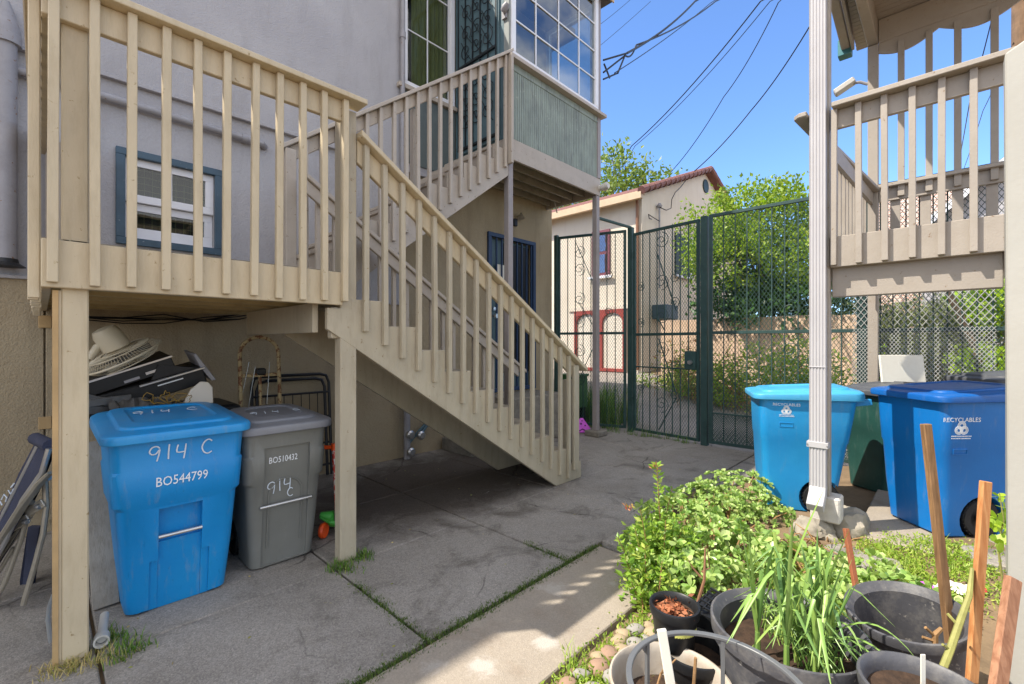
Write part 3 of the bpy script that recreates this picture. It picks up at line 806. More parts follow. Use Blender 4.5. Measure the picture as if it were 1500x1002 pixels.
# posts under the bay
for (x, y, nm) in ((4.345, 4.245, 0), (6.44, 4.25, 1)):
    bx('bay_post', M['greypost'], house, x - .045, x + .045, y - .045, y + .045, .09 if nm else 0, 3.998, .006)
MB().box(6.30, 6.58, 4.11, 4.39, 0, .09).build('pier_block', M['pier'], house, bevel=.015)
# downstairs security door on a low stoop
dr = frame_mb(LD[0] - .06, LD[1] + .06, LD[2], LD[3] + .06, WY - .04, WY + .02, .065).build('security_door', M['navy'], house, bevel=.004)
bx('door_leaf', M['doorgreen'], dr, LD[0] + .005, LD[1] - .005, WY + .08, WY + .12, LD[2], LD[3])
bx('screen', M['black'], dr, 5.42, LD[1] - .02, WY + .06, WY + .075, LD[2] + .3, LD[3] - .05)
gr = MB()
for k in range(9):
    x = LD[0] + .03 + (LD[1] - LD[0] - .06) * k / 8
    gr.box(x - .011, x + .011, WY - .012, WY + .01, LD[2] + .066, LD[3] - .006)
gr.build('grille', M['navy'], dr)
bx('notice', M['boardw'], dr, 5.22, 5.56, WY + .03, WY + .034, 2.55, 2.85, 0)
MB().lathe([(.022, 0), (.022, .04), (.04, .06), (.036, .09)], 12, (5.08, WY - .045, 1.98), Matrix.Rotation(R(90), 3, 'X')).build('knob', M['silver'], dr, smooth=True)
MB().lathe([(.03, 0), (.03, .03)], 12, (5.08, WY - .045, 2.1), Matrix.Rotation(R(90), 3, 'X')).build('deadbolt', M['silver'], dr, smooth=True)
st = bx('stoop', M['pier'], house, 4.85, 6.08, 4.62, WY - .01, 0, .72, .01)
for k in range(3):
    bx('stoop_step', M['pier'], house, 4.845 - .27 * (k + 1), 4.846 - .27 * k, 4.64, 5.3, 0, .72 - .18 * (k + 1), .01)

# things fixed on or near the wall
t = thing('downspout', 'round grey downspout with cone collar on wall at left edge', 'downspout', py(10, 400, WY - .12))
dp = py(9, 400, WY - .1)
MB().tube([(dp.x, dp.y, 2.2), (dp.x, dp.y, 3.93)], .062, 14).build('pipe', M['pipe'], t, smooth=True)
MB().lathe([(.085, 0), (.085, .07), (.08, .075), (.08, .12), (.045, .26), (.02, .33)], 16, (dp.x, dp.y, 3.86)).build('collar', M['pipe'], t, smooth=True)
MB().lathe([(.11, 0), (.07, .03), (.065, .06)], 16, (dp.x, dp.y, 2.14)).build('flashing', M['black'], t, smooth=True)
a, b = py(-40, 82, WY - .06), py(385, 213, WY - .06)
o = MB().tube([(a.x, a.y, 3.70), (1.0, a.y, 3.685), (b.x, b.y, 3.675), (b.x + .03, b.y + .05, 3.67)], .035, 12).tube([(1.45, a.y, 3.68), (1.5, a.y, 3.68)], .042, 12).build('waste_pipe', M['pipe'], None, smooth=True)
tag(o, 'horizontal grey pipe running along the wall above the plaid-curtained window', 'pipe')
t = thing('conduit', 'thin grey vertical conduit on wall left of the upstairs window', 'pipe', (3.36, WY - .09, 2.2))
MB().tube([(3.36, WY - .09, 3.3), (3.36, WY - .09, 7.27)], .032, 10).build('pipe', M['pipe'], t, smooth=True)
MB().tube([(3.36, WY - .09, 5.62), (3.36, WY - .09, 5.7)], .042, 10).build('coupling', M['pipe'], t, smooth=True)
t = thing('water_pipes', 'grey-green standpipe with silver valves at the foot of the wall below the stairs', 'pipes', (3.4, WY - .15, 0))
MB().tube([(3.40, WY - .13, 0), (3.40, WY - .13, 1.4)], .045, 10).build('riser', M['pipe'], t, smooth=True)
MB().tube([(3.44, WY - .13, .28), (3.62, WY - .13, .3), (3.85, WY - .13, .55), (4.4, WY - .1, .75)], .026, 8).tube([(3.42, WY - .14, .2), (3.6, WY - .14, .36), (4.0, WY - .13, .66)], .018, 8).build('branch', M['doorgreen'], t, smooth=True)
for (x, z) in ((3.4, .33), (3.57, .30), (3.41, .10)):
    MB().lathe([(.05, 0), (.06, .02), (.06, .05), (.04, .07)], 10, (x, WY - .18, z), Matrix.Rotation(R(90), 3, 'X')).build('valve', M['silver'], t, smooth=True)
mb = MB()
for k in range(5):
    pts = [py(u, v, WY - .1 - .03 * k) for u, v in ((128, 461 + k), (180, 462 + 2 * k), (240, 459 + 3 * k), (300, 468 - k), (350, 466 - 2 * k), (395, 455))]
    mb.tube([p + Vector((0, 0, rnd.uniform(-.012, .012))) for p in pts], .0055, 6)
tag(mb.build('cable_bundle', M['cable'], None, smooth=True), 'sagging bundle of dark cables under the landing', 'cables')
t = thing('wall_lamp', 'small dark floodlight on stucco above the blue security door', 'lamp', (5.5, WY - .05, 3.6))
lp = py(757, 322, WY - .06)
MB().box(lp.x - .04, lp.x + .04, WY - .05, WY - .003, lp.z - .08, lp.z + .05).build('mount', M['black'], t, bevel=.01)
MB().lathe([(.03, 0), (.05, .05), (.065, .10)], 14, (lp.x + .03, WY - .06, lp.z + .05), Matrix.Rotation(R(60), 3, Vector((1, .8, 0)))).build('lamp_head', M['alu'], t, smooth=True)
t = thing('security_lamp', 'white security lamp under the outer corner of the bay', 'lamp', (BX1 + .03, BY - .05, 4.1))
for q in (0, 1):
    MB().lathe([(.03, 0), (.055, .05), (.06, .12)], 12, (BX1 - .04 + .1 * q, BY - .03, 4.12), Matrix.Rotation(R(75), 3, Vector((1, .3 - q, 0)))).build('lamp_head', M['lamp'], t, smooth=True)
MB().lathe([(.05, 0), (.05, .03)], 12, (BX1 - .02, BY - .001, 4.13), Matrix.Rotation(R(90), 3, 'X')).build('mount', M['lamp'], t, smooth=True)
o = MB().lathe([(.03, 0), (.045, .02), (.045, .08), (.03, .12)], 16, (BX0 - .05, BY + .06, 5.93), Matrix.Rotation(R(50), 3, 'X')).box(BX0 - .03, BX0 - .002, BY + .02, BY + .10, 5.86, 6.06).build('lamp', M['pipe'], None, smooth=True)
tag(o, 'grey weathered fitting on the bay corner beside the upstairs door', 'fitting')
pts = [py(u, v, 5.1) for u, v in ((752, 270), (775, 277), (800, 279), (812, 292), (816, 310))]
tag(MB().tube(pts, .012, 6).build('loose_cable', M['lamp'], None, smooth=True), 'pale loose cable hanging under the bay floor', 'cable')

# ================================================================ staircase and landing
st = thing('wooden_staircase', 'cream wooden outdoor staircase with landing, switching back up to the bay', 'staircase', (1.5, 3.1, 0))
C_, S_, B_, T_, U_ = M['cream'], M['stairp'], M['beige'], M['treadp'], M['underp']
LZ = 2.046
# posts
bx('post', C_, st, .07, .167, 3.062, 3.155, 0, 3.18, .006)
MB().box(.040, .060, 3.058, 3.16, 0, 1.80).build('side_board', M['ply'], st)
MB().box(.0605, .0695, 3.066, 3.15, 0, 1.80).build('side_board', C_, st)
bx('post', S_, st, 1.455, 1.575, 3.062, 3.155, 0, 3.2, .006)
bx('post', S_, st, 1.40, 1.4535, 3.085, 3.15, 1.58, 1.8, .006)
bx('post', B_, st, 1.47, 1.56, 4.12, 4.197, LZ + .001, 3.24, .006)
bx('post', B_, st, .03, .12, 5.2, 5.29, LZ + .001, 3.18, .006)
# landing rim, deck, joists
bx('rim', C_, st, .002, 1.452, 3.022, 3.060, 1.81, 2.035, .004)
bx('rim', C_, st, .002, .038, 3.0605, 5.30, 1.81, 2.035, .004)
mb = MB()
for k in range(15): mb.box(0.0 + .1 * k + .003, .1 * (k + 1) - .003, 3.062, 5.3, LZ - .035, LZ)
mb.build('deck_boards', T_, st)
mb = MB()
for k in range(6):
    y = 3.3 + .36 * k
    mb.box(0.02, 1.45, y, y + .04, 1.83, LZ - .037)
mb.build('joist', U_, st)
bx('header', S_, st, 1.30, 1.34, 3.158, 4.6, 1.62, 1.825, .004)
# landing front railing
CAPZ = 3.225
MB().box(-.08, 1.60, 2.945, 3.10, CAPZ, CAPZ + .036).build('handrail', C_, st, bevel=.006, seg=2)
bx('rail_board', C_, st, .002, 1.45, 3.022, 3.060, CAPZ - .145, CAPZ - .001)
for k in range(11):
    x = .042 + .1415 * k
    bx('baluster', C_, st, x - .0195, x + .0195, 2.982, 3.0205, 1.83 + rnd.uniform(-.006, .006), CAPZ - .001, .003)
# landing left railing
MB().box(-.06, .09, 3.102, 5.30, CAPZ, CAPZ + .036).build('handrail', C_, st, bevel=.006)
bx('rail_board', C_, st, .002, .038, 3.0605, 5.30, CAPZ - .145, CAPZ - .001)
for k in range(13):
    y = 3.085 + .17 * k
    bx('baluster', C_, st, -.038, .0015, y - .0195, y + .0195, 1.76, CAPZ - .001, .003)
# sawtooth stringers
def saw(x0, z0, dx, dz, n, low, y, t, extra=None, sgn=-1):
    """n steps starting at the foot (x0, z0); low(x) is the underside"""
    P = [(x0, z0)]
    x, z = x0, z0
    for k in range(n):
        z += dz; P.append((x, z)); x += sgn * dx; P.append((x, z))
    return P, x, z
RZ = LZ / 11
low = lambda x: 1.50 - .655 * (x - 1.58)
P, xe_, ze_ = saw(4.33, 0, .28, RZ, 10, low, 3.06, .04)
P = P + [(1.53, 1.79), (1.36, 1.79), (1.36, low(1.36)), (3.80, low(3.80)), (3.87, 0.0)]
for y, m_ in ((3.06, S_), (3.955, S_)):
    MB().prism([(a, y, b) for a, b in P], (0, .04, 0)).build('stringer', m_, st, bevel=.003)
for k in range(10):
    z = RZ * (k + 1); x1 = 4.33 - .28 * k
    bx('tread', T_, st, x1 - .28, x1 + .022, 3.101, 3.954, z - .036, z + .002, .005)
    bx('riser', S_, st, x1 - .016, x1 - .001, 3.101, 3.954, z - RZ + .003, z - .037, 0)
bx('riser', S_, st, 1.534, 1.549, 3.101, 3.954, LZ - RZ + .003, LZ - .002, 0)
bx('foot_block', M['plank'], st, 4.335, 4.42, 3.10, 3.22, 0, .07, .004)
# lower stair rails
capz = lambda x: 3.00 - .645 * (x - 1.6)
def sloperail(y0, y1, x0, x1, fz, t, mat, name, dz0=0.0, bevel=.005):
    P = [(x0, y0, fz(x0) + dz0), (x1, y0, fz(x1) + dz0), (x1, y0, fz(x1) + dz0 + t), (x0, y0, fz(x0) + dz0 + t)]
    return MB().prism(P, (0, y1 - y0, 0)).build(name, mat, st, bevel=bevel)
sloperail(2.985, 3.11, 1.577, 4.36, capz, .043, C_, 'handrail')
sloperail(3.062, 3.10, 1.58, 4.24, capz, .165, C_, 'rail_board', -.167)
for k in range(17):
    x = 1.635 + .152 * k
    n_ = math.floor((4.33 - x) / .28 + 1)
    zb = (n_) * RZ - .33 + (4.33 - .28 * (n_ - 1) - x) * .0
    zb = (4.33 - x) / .28 * RZ - .16
    bx('baluster', S_, st, x - .0195, x + .0195, 3.02, 3.0585, max(.05, zb), capz(x) - .002, .003)
bx('post', S_, st, 4.15, 4.24, 3.02, 3.0595, .12, capz(4.24) - .002, .004)
bx('post', S_, st, 4.15, 4.24, 3.106, 3.19, .19, capz(4.24) - .17, .004)
sloperail(3.93, 4.05, 1.577, 4.36, capz, .043, B_, 'handrail', -.06)
sloperail(3.957, 3.993, 1.58, 4.24, capz, .12, B_, 'rail_board', -.182)
for k in range(17):
    x = 1.70 + .152 * k
    zb = (4.33 - x) / .28 * RZ - .1
    bx('baluster', B_, st, x - .0195, x + .0195, 3.996, 4.0345, max(.05, zb), capz(x) - .063, .003)
# upper flight
UR, UT = (4.28 - LZ) / 12, .25
lowu = lambda x: 3.715 - .74 * (4.23 - x)
P, xe_, ze_ = saw(1.53, LZ, UT, UR, 11, None, 0, 0, sgn=1)
P = P + [(4.295, P[-1][1]), (4.295, lowu(4.295)), (2.0, LZ - .02), (1.53, LZ - .02)]
for y in (4.20, 5.20):
    MB().prism([(a, y, b) for a, b in P], (0, .04, 0)).build('stringer', B_, st, bevel=.003)
for k in range(11):
    z = LZ + UR * (k + 1); x0 = 1.53 + UT * k
    bx('tread', B_, st, x0 - .025, min(x0 + UT, 4.29), 4.241, 5.199, z - .036, z + .002, .005)
    bx('riser', B_, st, x0 + .001, x0 + .016, 4.241, 5.199, z - UR + .003, z - .037, 0)
capu = lambda x: 3.265 + .754 * (x - 1.5)
sloperail(4.13, 4.25, 1.44, 4.33, capu, .043, B_, 'handrail')
sloperail(4.197, 4.235, 1.5, 4.25, capu, .14, B_, 'rail_board', -.142)
for k in range(18):
    x = 1.655 + .1505 * k
    if x > 4.22: break
    zb = LZ + (x - 1.53) / UT * UR - .20
    bx('baluster', B_, st, x - .0195, x + .0195, 4.155, 4.1935, max(zb, 2.0), capu(x) - .002, .003)
bx('post', B_, st, 2.84, 2.93, 4.242, 4.31, 3.0, capu(2.84) - .145, .004)
bx('post', B_, st, 4.252, 4.297, 4.10, 4.19, 3.9, capu(4.252) - .002, .004)
# ================================================================ wheeled carts
def rr(w, d, z, cx=0, cy=0, r=.06, n=5, tilt=0.0):
    pts = []
    for (sx, sy, a0) in ((1, 1, 0), (-1, 1, 90), (-1, -1, 180), (1, -1, 270)):
        for k in range(n + 1):
            a = R(a0 + 90 * k / n)
            x, y = cx + sx * (w / 2 - r) + r * math.cos(a), cy + sy * (d / 2 - r) + r * math.sin(a)
            pts.append(Vector((x, y, z + tilt * (y - cy))))
    return pts
def cart(label, loc, rz, body, lid, s=1.0, w=.64, d=.72, h=1.04, style='big', group='wheeled bins in the yard', wsh=.12):
    """front faces local -Y, hinge and wheels at +Y"""
    t = thing('wheeled_cart', label, 'wheelie bin', loc, group, rz)
    bw, bd = w * .76, d * .70
    def sec(f, inset=0.0):      # body size at height fraction f
        return bw + (w - bw) * f ** .8 - inset * 2, bd + (d - bd) * f ** .8 - inset * 2
    rings = []
    stp = -.006 if style == 'plain' else -.014
    for f, ins, rad in ((0, .02, .05), (.015, 0, .055), (.30, 0, .06), (.60, 0, .065), (.625, stp, .065), (.80, stp, .065), (.815, -.006, .065), (.97, -.006, .065), (.975, -.022, .07), (1.0, -.022, .07)):
        ww, dd = sec(f, ins)
        rings.append(rr(ww, dd, h * f, 0, (-.06 * (1 - f) if style == 'plain' else 0), rad))
    o = MB().loft(rings).build('body', body, t, local=True)
    yf = lambda z: -(bd + (d - bd) * (max(z, 0) / h) ** .8) / 2
    cuts = []
    def fcut(x0, x1, z0, z1, dep):
        c = MB(); P = []
        c.add([(x0, yf(z0) - .1, z0), (x1, yf(z0) - .1, z0), (x1, yf(z0) + dep, z0), (x0, yf(z0) + dep, z0),
               (x0, yf(z1) - .1, z1), (x1, yf(z1) - .1, z1), (x1, yf(z1) + dep, z1), (x0, yf(z1) + dep, z1)],
              [(0, 3, 2, 1), (4, 5, 6, 7), (0, 1, 5, 4), (1, 2, 6, 5), (2, 3, 7, 6), (3, 0, 4, 7)])
        return c
    if style == 'big':
        cuts += [fcut(-.105, .105, .40, .60, .055), fcut(-.105, .105, -.05, .42, .022)]
        c = fcut(-.145, .145, -.05, .30, .016); cuts.append(c)
    elif style == 'grey':
        cuts += [fcut(-.15, .15, .02, .84, .018)]
    wy, wr = bd / 2 - .03 - (wsh if style == 'plain' else 0), (.145 if style == 'plain' else .13)
    for sx in (-1, 1):
        cuts.append(MB().lathe([(wr + .03, 0), (wr + .03, .14)], 24, (sx * (bw / 2 + .05) - (0.14 if sx > 0 else 0) + 0, wy, wr), Matrix.Rotation(R(90), 3, 'Y')))
    cut(o, cuts)
    for p in o.data.polygons: p.use_smooth = True
    o.data.set_sharp_from_angle(angle=R(32))
    md = o.modifiers.new('edge', 'BEVEL'); md.width = .007; md.segments = 2; md.limit_method = 'ANGLE'; md.angle_limit = R(38)
    # lid
    lw, ld = w + .075, d + .11
    cy = .0
    z0 = h + .002
    lr = []
    for (ww, dd, z, ra, ti) in ((lw, ld, z0 - .03, .09, .015), (lw + .006, ld + .006, z0 + .004, .09, .02), (lw - .002, ld - .002, z0 + .03, .09, .04), (lw - .05, ld - .05, z0 + .043, .09, .055), (lw - .15, ld - .17, z0 + .048, .08, .06), (lw - .17, ld - .19, z0 + .066, .08, .065), (lw - .30, ld - .34, z0 + .074, .08, .065), (lw - .32, ld - .36, z0 + .062, .07, .065)):
        lr.append(rr(ww, dd, z, 0, cy, ra, 5, ti))
    li = MB().loft(lr).build('lid', lid, t, local=True, smooth=True)
    md = li.modifiers.new('edge', 'BEVEL'); md.width = .006; md.segments = 2; md.limit_method = 'ANGLE'; md.angle_limit = R(40)
    hb = MB()
    hy = d / 2 + .095
    hb.tube([(-w / 2 + .06, hy, h - .03), (w / 2 - .06, hy, h - .03)], .016, 10)
    for x in (-w / 2 + .08, -.0, w / 2 - .08): hb.beam((x, d / 2 - .02, h - .05), (x, hy + .02, h - .03), .05, .05)
    hb.build('handle', body, t, local=True, bevel=.004)
    # bar, wheels
    if style in ('big', 'grey'):
        zb = .435 if style == 'big' else .44
        x = .105 if style == 'big' else .17
        MB().tube([(-x, yf(zb) - (.0 if style == 'big' else .012), zb), (x, yf(zb) - (.0 if style == 'big' else .012), zb + .0)], .011, 10).build('lift_bar', M['silver'], t, local=True, smooth=True)
    if style == 'grey':
        arch = [(-.11, .14), (-.11, .50)] + [(-.11 * math.cos(R(a)), .50 + .11 * math.sin(R(a))) for a in range(15, 180, 15)] + [(.11, .50), (.11, .14)]
        MB().tube([(a, yf(b) + .017, b) for a, b in arch], .006, 6).build('moulded_arch', body, t, local=True, smooth=True)
    for sx in (-1, 1):
        xo = sx * (bw / 2 - .02)
        Mr = Matrix.Rotation(R(90), 3, 'Y')
        wl = MB().lathe([(wr * .62, -.035), (wr * .93, -.035), (wr, -.022), (wr, .022), (wr * .93, .035), (wr * .62, .035), (wr * .62, -.035)], 28, (xo, wy, wr), Mr, False, False)
        for k in range(28):
            a = 2 * PI * k / 28
            p = Vector((xo, wy + math.cos(a) * wr, wr + math.sin(a) * wr))
            wl.beam(p + Vector((-.03, 0, 0)), p + Vector((.03, 0, 0)), .008, .008, (0, math.cos(a), math.sin(a)))
        wl = wl.build('wheel', M['rubber'], t, local=True, smooth=True)
        rm = MB().lathe([(.03, -.03), (.03, .03)], 12, (xo, wy, wr), Mr).lathe([(wr * .6, -.01), (wr * .6, .01)], 20, (xo, wy, wr), Mr)
        for k in range(8):
            a = 2 * PI * k / 8
            rm.beam((xo, wy, wr), (xo, wy + math.cos(a) * wr * .64, wr + math.sin(a) * wr * .64), .05, .02, (1, 0, 0))
        ri = rm.build('rim', M['black'], wl, local=True)
    return t, yf, sec
def on_front(yf, x, z, lean=0.0):
    return frame_M(Vector((x, yf(z) - .0015 - .008, z)), (1, 0, 0), (0, (yf(z + .01) - yf(z)) / .01, 1))
CART = 'blue wheeled carts'
t, yf, sec = cart('bright blue recycling bin marked BO544799 between the two front landing posts', (.575, 3.575, 0), 0, M['blue'], M['bluelid'], h=1.035, w=.64, d=.74)
hand_mb('914 C', .085, .004, .72, .05).xf(on_front(yf, -.01, .925)).build('lettering', M['greyedmark'], t, local=True)
text_mb('BO544799', .078, .74).xf(frame_M(Vector((.0, yf(.76) - .0165, .76)), (1, 0, 0), (0, -.11, 1))).build('lettering', M['vtrim'], t, local=True)
hand_mb('914 C', .085, .004, .8, .1).xf(frame_M(Vector((-.02, .04, 1.115)), (1, 0, 0), (0, 1, .065))).build('lettering', M['greyedmark'], t, local=True)
t, yf, sec = cart('grey rubbish bin marked BO510432 beside the bright blue bin', (1.19, 3.60, 0), 0, M['greycart'], M['greylid'], h=.975, w=.54, d=.62, style='grey')
text_mb('BO510432', .062, .70).xf(frame_M(Vector((-.02, yf(.745) + .0165, .745)), (1, 0, 0), (0, -.11, 1))).build('lettering', M['vtrim'], t, local=True)
hand_mb('914', .085, .0035, .62, .1).xf(frame_M(Vector((-.05, yf(.56) + .0155, .56)), (1, 0, .15), (0, -.11, 1))).build('lettering', M['greyedmark'], t, local=True)
hand_mb('C', .06, .0035).xf(frame_M(Vector((.03, yf(.50) + .0155, .50)), (1, 0, 0), (0, -.11, 1))).build('lettering', M['greyedmark'], t, local=True)
hand_mb('914 C', .075, .0035, .95, .2).xf(frame_M(Vector((.0, -.06, 1.05)), (1, 0, 0), (0, 1, .065))).build('lettering', M['greyedmark'], t, local=True)

def recycle_mark(t, sgn, yq, zq, s=1.0, sec=None, h=1.04):
    """RECYCLABLES over a three-loop emblem with two fine lines, on the cart's side face (local x = sgn)"""
    def fr(z, up=0):
        x = lambda q: sec(q / h, -.014)[0] / 2 + .0016
        return frame_M(Vector((sgn * x(z), yq, z)), (0, -sgn * -1 if sgn < 0 else 1, 0), (sgn * (x(z + .01) - x(z)) / .01, 0, 1))
    # seen from outside the reading direction runs along local -Y for the +X side, +Y for the -X side
    ex = (0, -1, 0) if sgn < 0 else (0, 1, 0)
    def F(z):
        x = lambda q: sec(q / h, -.006)[0] / 2 + .0018
        return frame_M(Vector((sgn * x(z), yq, z)), ex, (sgn * (x(z + .01) - x(z)) / .01, 0, 1))
    text_mb('RECYCLABLES', .052 * s, 1.0).xf(F(zq)).build('lettering', M['vtrim'], t, local=True)
    mb = MB()
    for k in range(3):
        a = R(90 + 120 * k); c = Vector((math.cos(a) * .026 * s, math.sin(a) * .026 * s - .06 * s, 0))
        for rad in (.034, .0255, .017):
            mb.tube([c + Vector((math.cos(q * PI / 12) * rad * s, math.sin(q * PI / 12) * rad * s, 0)) for q in range(24)], .0032 * s, 5, closed=True, flat=.3)
    mb.xf(F(zq - .012)).build('emblem', M['vtrim'], t, local=True)
    mb = MB()
    for row in (0, 1):
        x = -.085 * s
        while x < .085 * s:
            l = rnd.uniform(.004, .012) * s
            mb.box(x, x + l, -.006 * s - .019 * s * row, .002 * s - .019 * s * row, -.0003, .0006); x += l + rnd.uniform(.003, .006) * s
    mb.xf(F(zq - .135 * s)).build('fine_print', M['vtrim'], t, local=True)
    F2 = F(zq - .27 * s)
    frame_mb(-.055, .055, -.02, .02, -.002, .002, .004).xf(Matrix.Rotation(0, 4, 'X')).xf(F2 @ Matrix(((1, 0, 0, 0), (0, 0, 1, 0), (0, 1, 0, 0), (0, 0, 0, 1)))).build('moulded_plate', bodymat_, t, local=True)

GD = 0.0
# left of the two by the deck: its side faces the camera, front to the left
hd = -Vector((CRx, CRy)) * math.cos(R(20)) + Vector((CFx, CFy)) * math.sin(R(20))   # heading of the front
rz = math.atan2(hd.y, hd.x) + PI / 2
c0 = pd(1171, 700, 4.37)
bodymat_ = M['blue2']
t, yf, sec = cart('light blue recycling bin with pale sunlit lid behind the deck downspout', (c0.x, c0.y, 0.0), rz, M['blue2'], M['blue2lid'], h=1.06, w=.62, d=.76, style='plain')
recycle_mark(t, 1, -.17, .985, .68, sec, 1.06)
hd = -Vector((CRx, CRy)) * math.cos(R(-2)) + Vector((CFx, CFy)) * math.sin(R(-2))
rz = math.atan2(hd.y, hd.x) + PI / 2
c0 = pd(1394, 700, 3.66)
bodymat_ = M['blue3']
t, yf, sec = cart('deep blue recycling bin in deck shade beside the white corner post', (c0.x, c0.y, 0.08), rz, M['blue3'], M['blue3lid'], h=1.06, w=.62, d=.74, style='plain', wsh=.25)
recycle_mark(t, 1, -.24, .90, .88, sec, 1.06)
c0 = pd(1300, 640, 4.75)
cart('dark green bin standing between the light blue and deep blue bins', (c0.x, c0.y, 0.03), rz + .2, M['darkgreen'], M['darkgreylid'], h=1.02, w=.52, d=.62, style='plain')
c0 = pd(1478, 640, 4.55)
cart('bin with dark grey lid behind the deep blue bin', (c0.x, c0.y, 0.08), rz - .1, M['greycart'], M['darkgreylid'], h=1.10, w=.58, d=.66, style='plain')
c0 = pd(1321, 535, 4.9)
ex = Vector((CRx, CRy, 0)); ey = Vector((0.12 * CFx, .12 * CFy, 1))
o = MB().box(-.235, .235, -.17, .125, -.012, .012).xf(frame_M(c0, ex, ey)).build('white_board', M['boardw'], None, bevel=.004)
tag(o, 'blank white rectangular board standing upright behind the blue bins', 'board')

# ================================================================ clutter under the landing
t = thing('storage_tote', 'large dark storage tote standing behind the bright blue bin', 'storage box', (.75, 4.55, 0))
MB().loft([rr(.56, .5, 0, .80, 4.5, .05), rr(.66, .6, .98, .80, 4.5, .05)]).build('body', M['black'], t, bevel=.006)
MB().loft([rr(.70, .64, .981, .80, 4.5, .05), rr(.70, .64, 1.03, .80, 4.5, .05), rr(.64, .58, 1.05, .80, 4.5, .05)]).build('lid', M['black'], t, bevel=.006)
# two black electronics boxes lying tilted on it
def tilted(c, roll, ex=(1, 0, 0)):
    return frame_M(c, (math.cos(roll), 0, math.sin(roll)), (0, 1, .1))
t = thing('video_recorder', 'black video recorder with silver trim lying tilted under the old fan', 'video recorder', py(190, 548, 4.2))
Mx = tilted(py(186, 549, 4.2), R(20))
MB().box(-.36, .28, -.02, .32, -.055, .055).xf(Mx).build('body', M['black'], t, bevel=.005)
MB().box(-.36, .285, -.036, -.022, .040, .052).xf(Mx).build('trim', M['silver'], t)
MB().box(.10, .19, -.027, -.0205, -.03, -.012).xf(Mx).build('badge', M['silver'], t)
MB().box(-.03, .06, -.027, -.0205, -.04, -.022).xf(Mx).build('display', M['pipe'], t)
t = thing('printer', 'black printer tray with bent-up silver edge below the video recorder', 'printer', py(240, 562, 4.25))
Mx = tilted(py(232, 566, 4.16), R(17))
MB().box(-.42, .30, -.0, .36, -.07, .06).xf(Mx).build('body', M['black'], t, bevel=.008)
MB().box(-.1, .31, -.03, -.003, .045, .06).xf(Mx).build('trim', M['silver'], t, bevel=.003)
MB().box(.0, .16, -.006, -.0015, .012, .02).xf(Mx).build('light_strip', M['vtrim'], t)
MB().prism([(.29, 0, .05), (.33, 0, -.07), (.36, 0, -.07), (.29, 0, .17), (.272, 0, .17)], (0, .3, 0)).xf(Mx).build('paper_guide', M['pipe'], t, bevel=.004)
MB().prism([(-.02, .02, .061), (.26, .02, .061), (.05, .02, .16)], (0, .02, 0)).xf(Mx).build('paper_tray', M['black'], t)
# electric fan lying face down
fc = py(181, 520, 4.3)
fz = Vector((-.50, -.10, .86)).normalized(); fx = Vector((.86, -.0, .50)).normalized(); fy = fz.cross(fx)
Mf = Matrix.Identity(4)
for i in range(3): Mf[i][0], Mf[i][1], Mf[i][2], Mf[i][3] = fx[i], fy[i], fz[i], fc[i]
t = thing('electric_fan', 'yellowed white electric fan lying face down on the black recorder', 'fan', fc)
mb = MB(); FR = .24
for k in range(72):
    a = 2 * PI * k / 72; c, s_ = math.cos(a), math.sin(a)
    mb.tube([(c * .05, s_ * .05, .055), (c * FR * .8, s_ * FR * .8, .045), (c * FR, s_ * FR, 0), (c * FR * .8, s_ * FR * .8, -.045), (c * .06, s_ * .06, -.05)], .0018, 4, caps=False)
for r_, z in ((FR, 0), (FR * .8, .045), (FR * .8, -.045), (.11, .053)):
    mb.tube([(math.cos(PI * k / 24) * r_, math.sin(PI * k / 24) * r_, z) for k in range(48)], .0042 if z else .008, 6, closed=True)
mb.lathe([(.07, -.055), (.07, -.045)], 20).lathe([(.065, .05), (.065, .062)], 20)
mb.xf(Mf).build('cage', M['fanw'], t, smooth=True)
MB().lathe([(.07, .064), (.086, .075), (.082, .19), (.066, .225), (.03, .235)], 28).xf(Mf).build('motor_housing', M['fanw'], t, smooth=True)
mb = MB()
for k in range(4):
    a = PI / 2 * k
    mb.add([(math.cos(a - .3) * .03, math.sin(a - .3) * .03, .01), (math.cos(a - .5) * .19, math.sin(a - .5) * .19, -.015), (math.cos(a + .35) * .19, math.sin(a + .35) * .19, .02), (math.cos(a + .3) * .03, math.sin(a + .3) * .03, -.01)], [(0, 1, 2, 3)])
mb.xf(Mf).build('blades', M['bag'], t)
MB().tube([(0, 0, .14), (-.09, 0, .13), (-.16, .01, .08)], [.03, .026, .024], 10).xf(Mf).build('neck', M['fanw'], t, smooth=True)
# film, cord, laminate offcut on the lid's back edge
mb = MB()
pts = []
nx, ny = 14, 5
b0 = py(205, 594, 3.98)
for i in range(nx):
    for j in range(ny):
        a = i / (nx - 1); q = j / (ny - 1)
        pts.append((b0.x - .16 + .34 * a, b0.y + .16 * q - .02, b0.z - .03 + .05 * math.sin(PI * q) + rnd.uniform(0, .05)))
mb.add(pts, [(i * ny + j, (i + 1) * ny + j, (i + 1) * ny + j + 1, i * ny + j + 1) for i in range(nx - 1) for j in range(ny - 1)])
tag(mb.build('plastic_film', M['bag'], None, smooth=True), 'crumpled grey plastic film tucked behind the bright blue lid', 'plastic film')
p0 = py(148, 592, 3.98)
mb = MB()
for (dx0, dz0, dx1, dz1) in ((-.08, .06, .12, -.02), (-.06, .02, .16, .03), (-.1, -.02, .1, -.05)):
    mb.beam(p0 + Vector((dx0, .0, dz0)), p0 + Vector((dx1, .08, dz1)), .012, .05)
tag(mb.build('bent_bracket', M['bag'], None, bevel=.003), 'bent grey metal strips sticking out behind the bright blue lid', 'metal strips')
c = py(240, 582, 3.97); pts = []
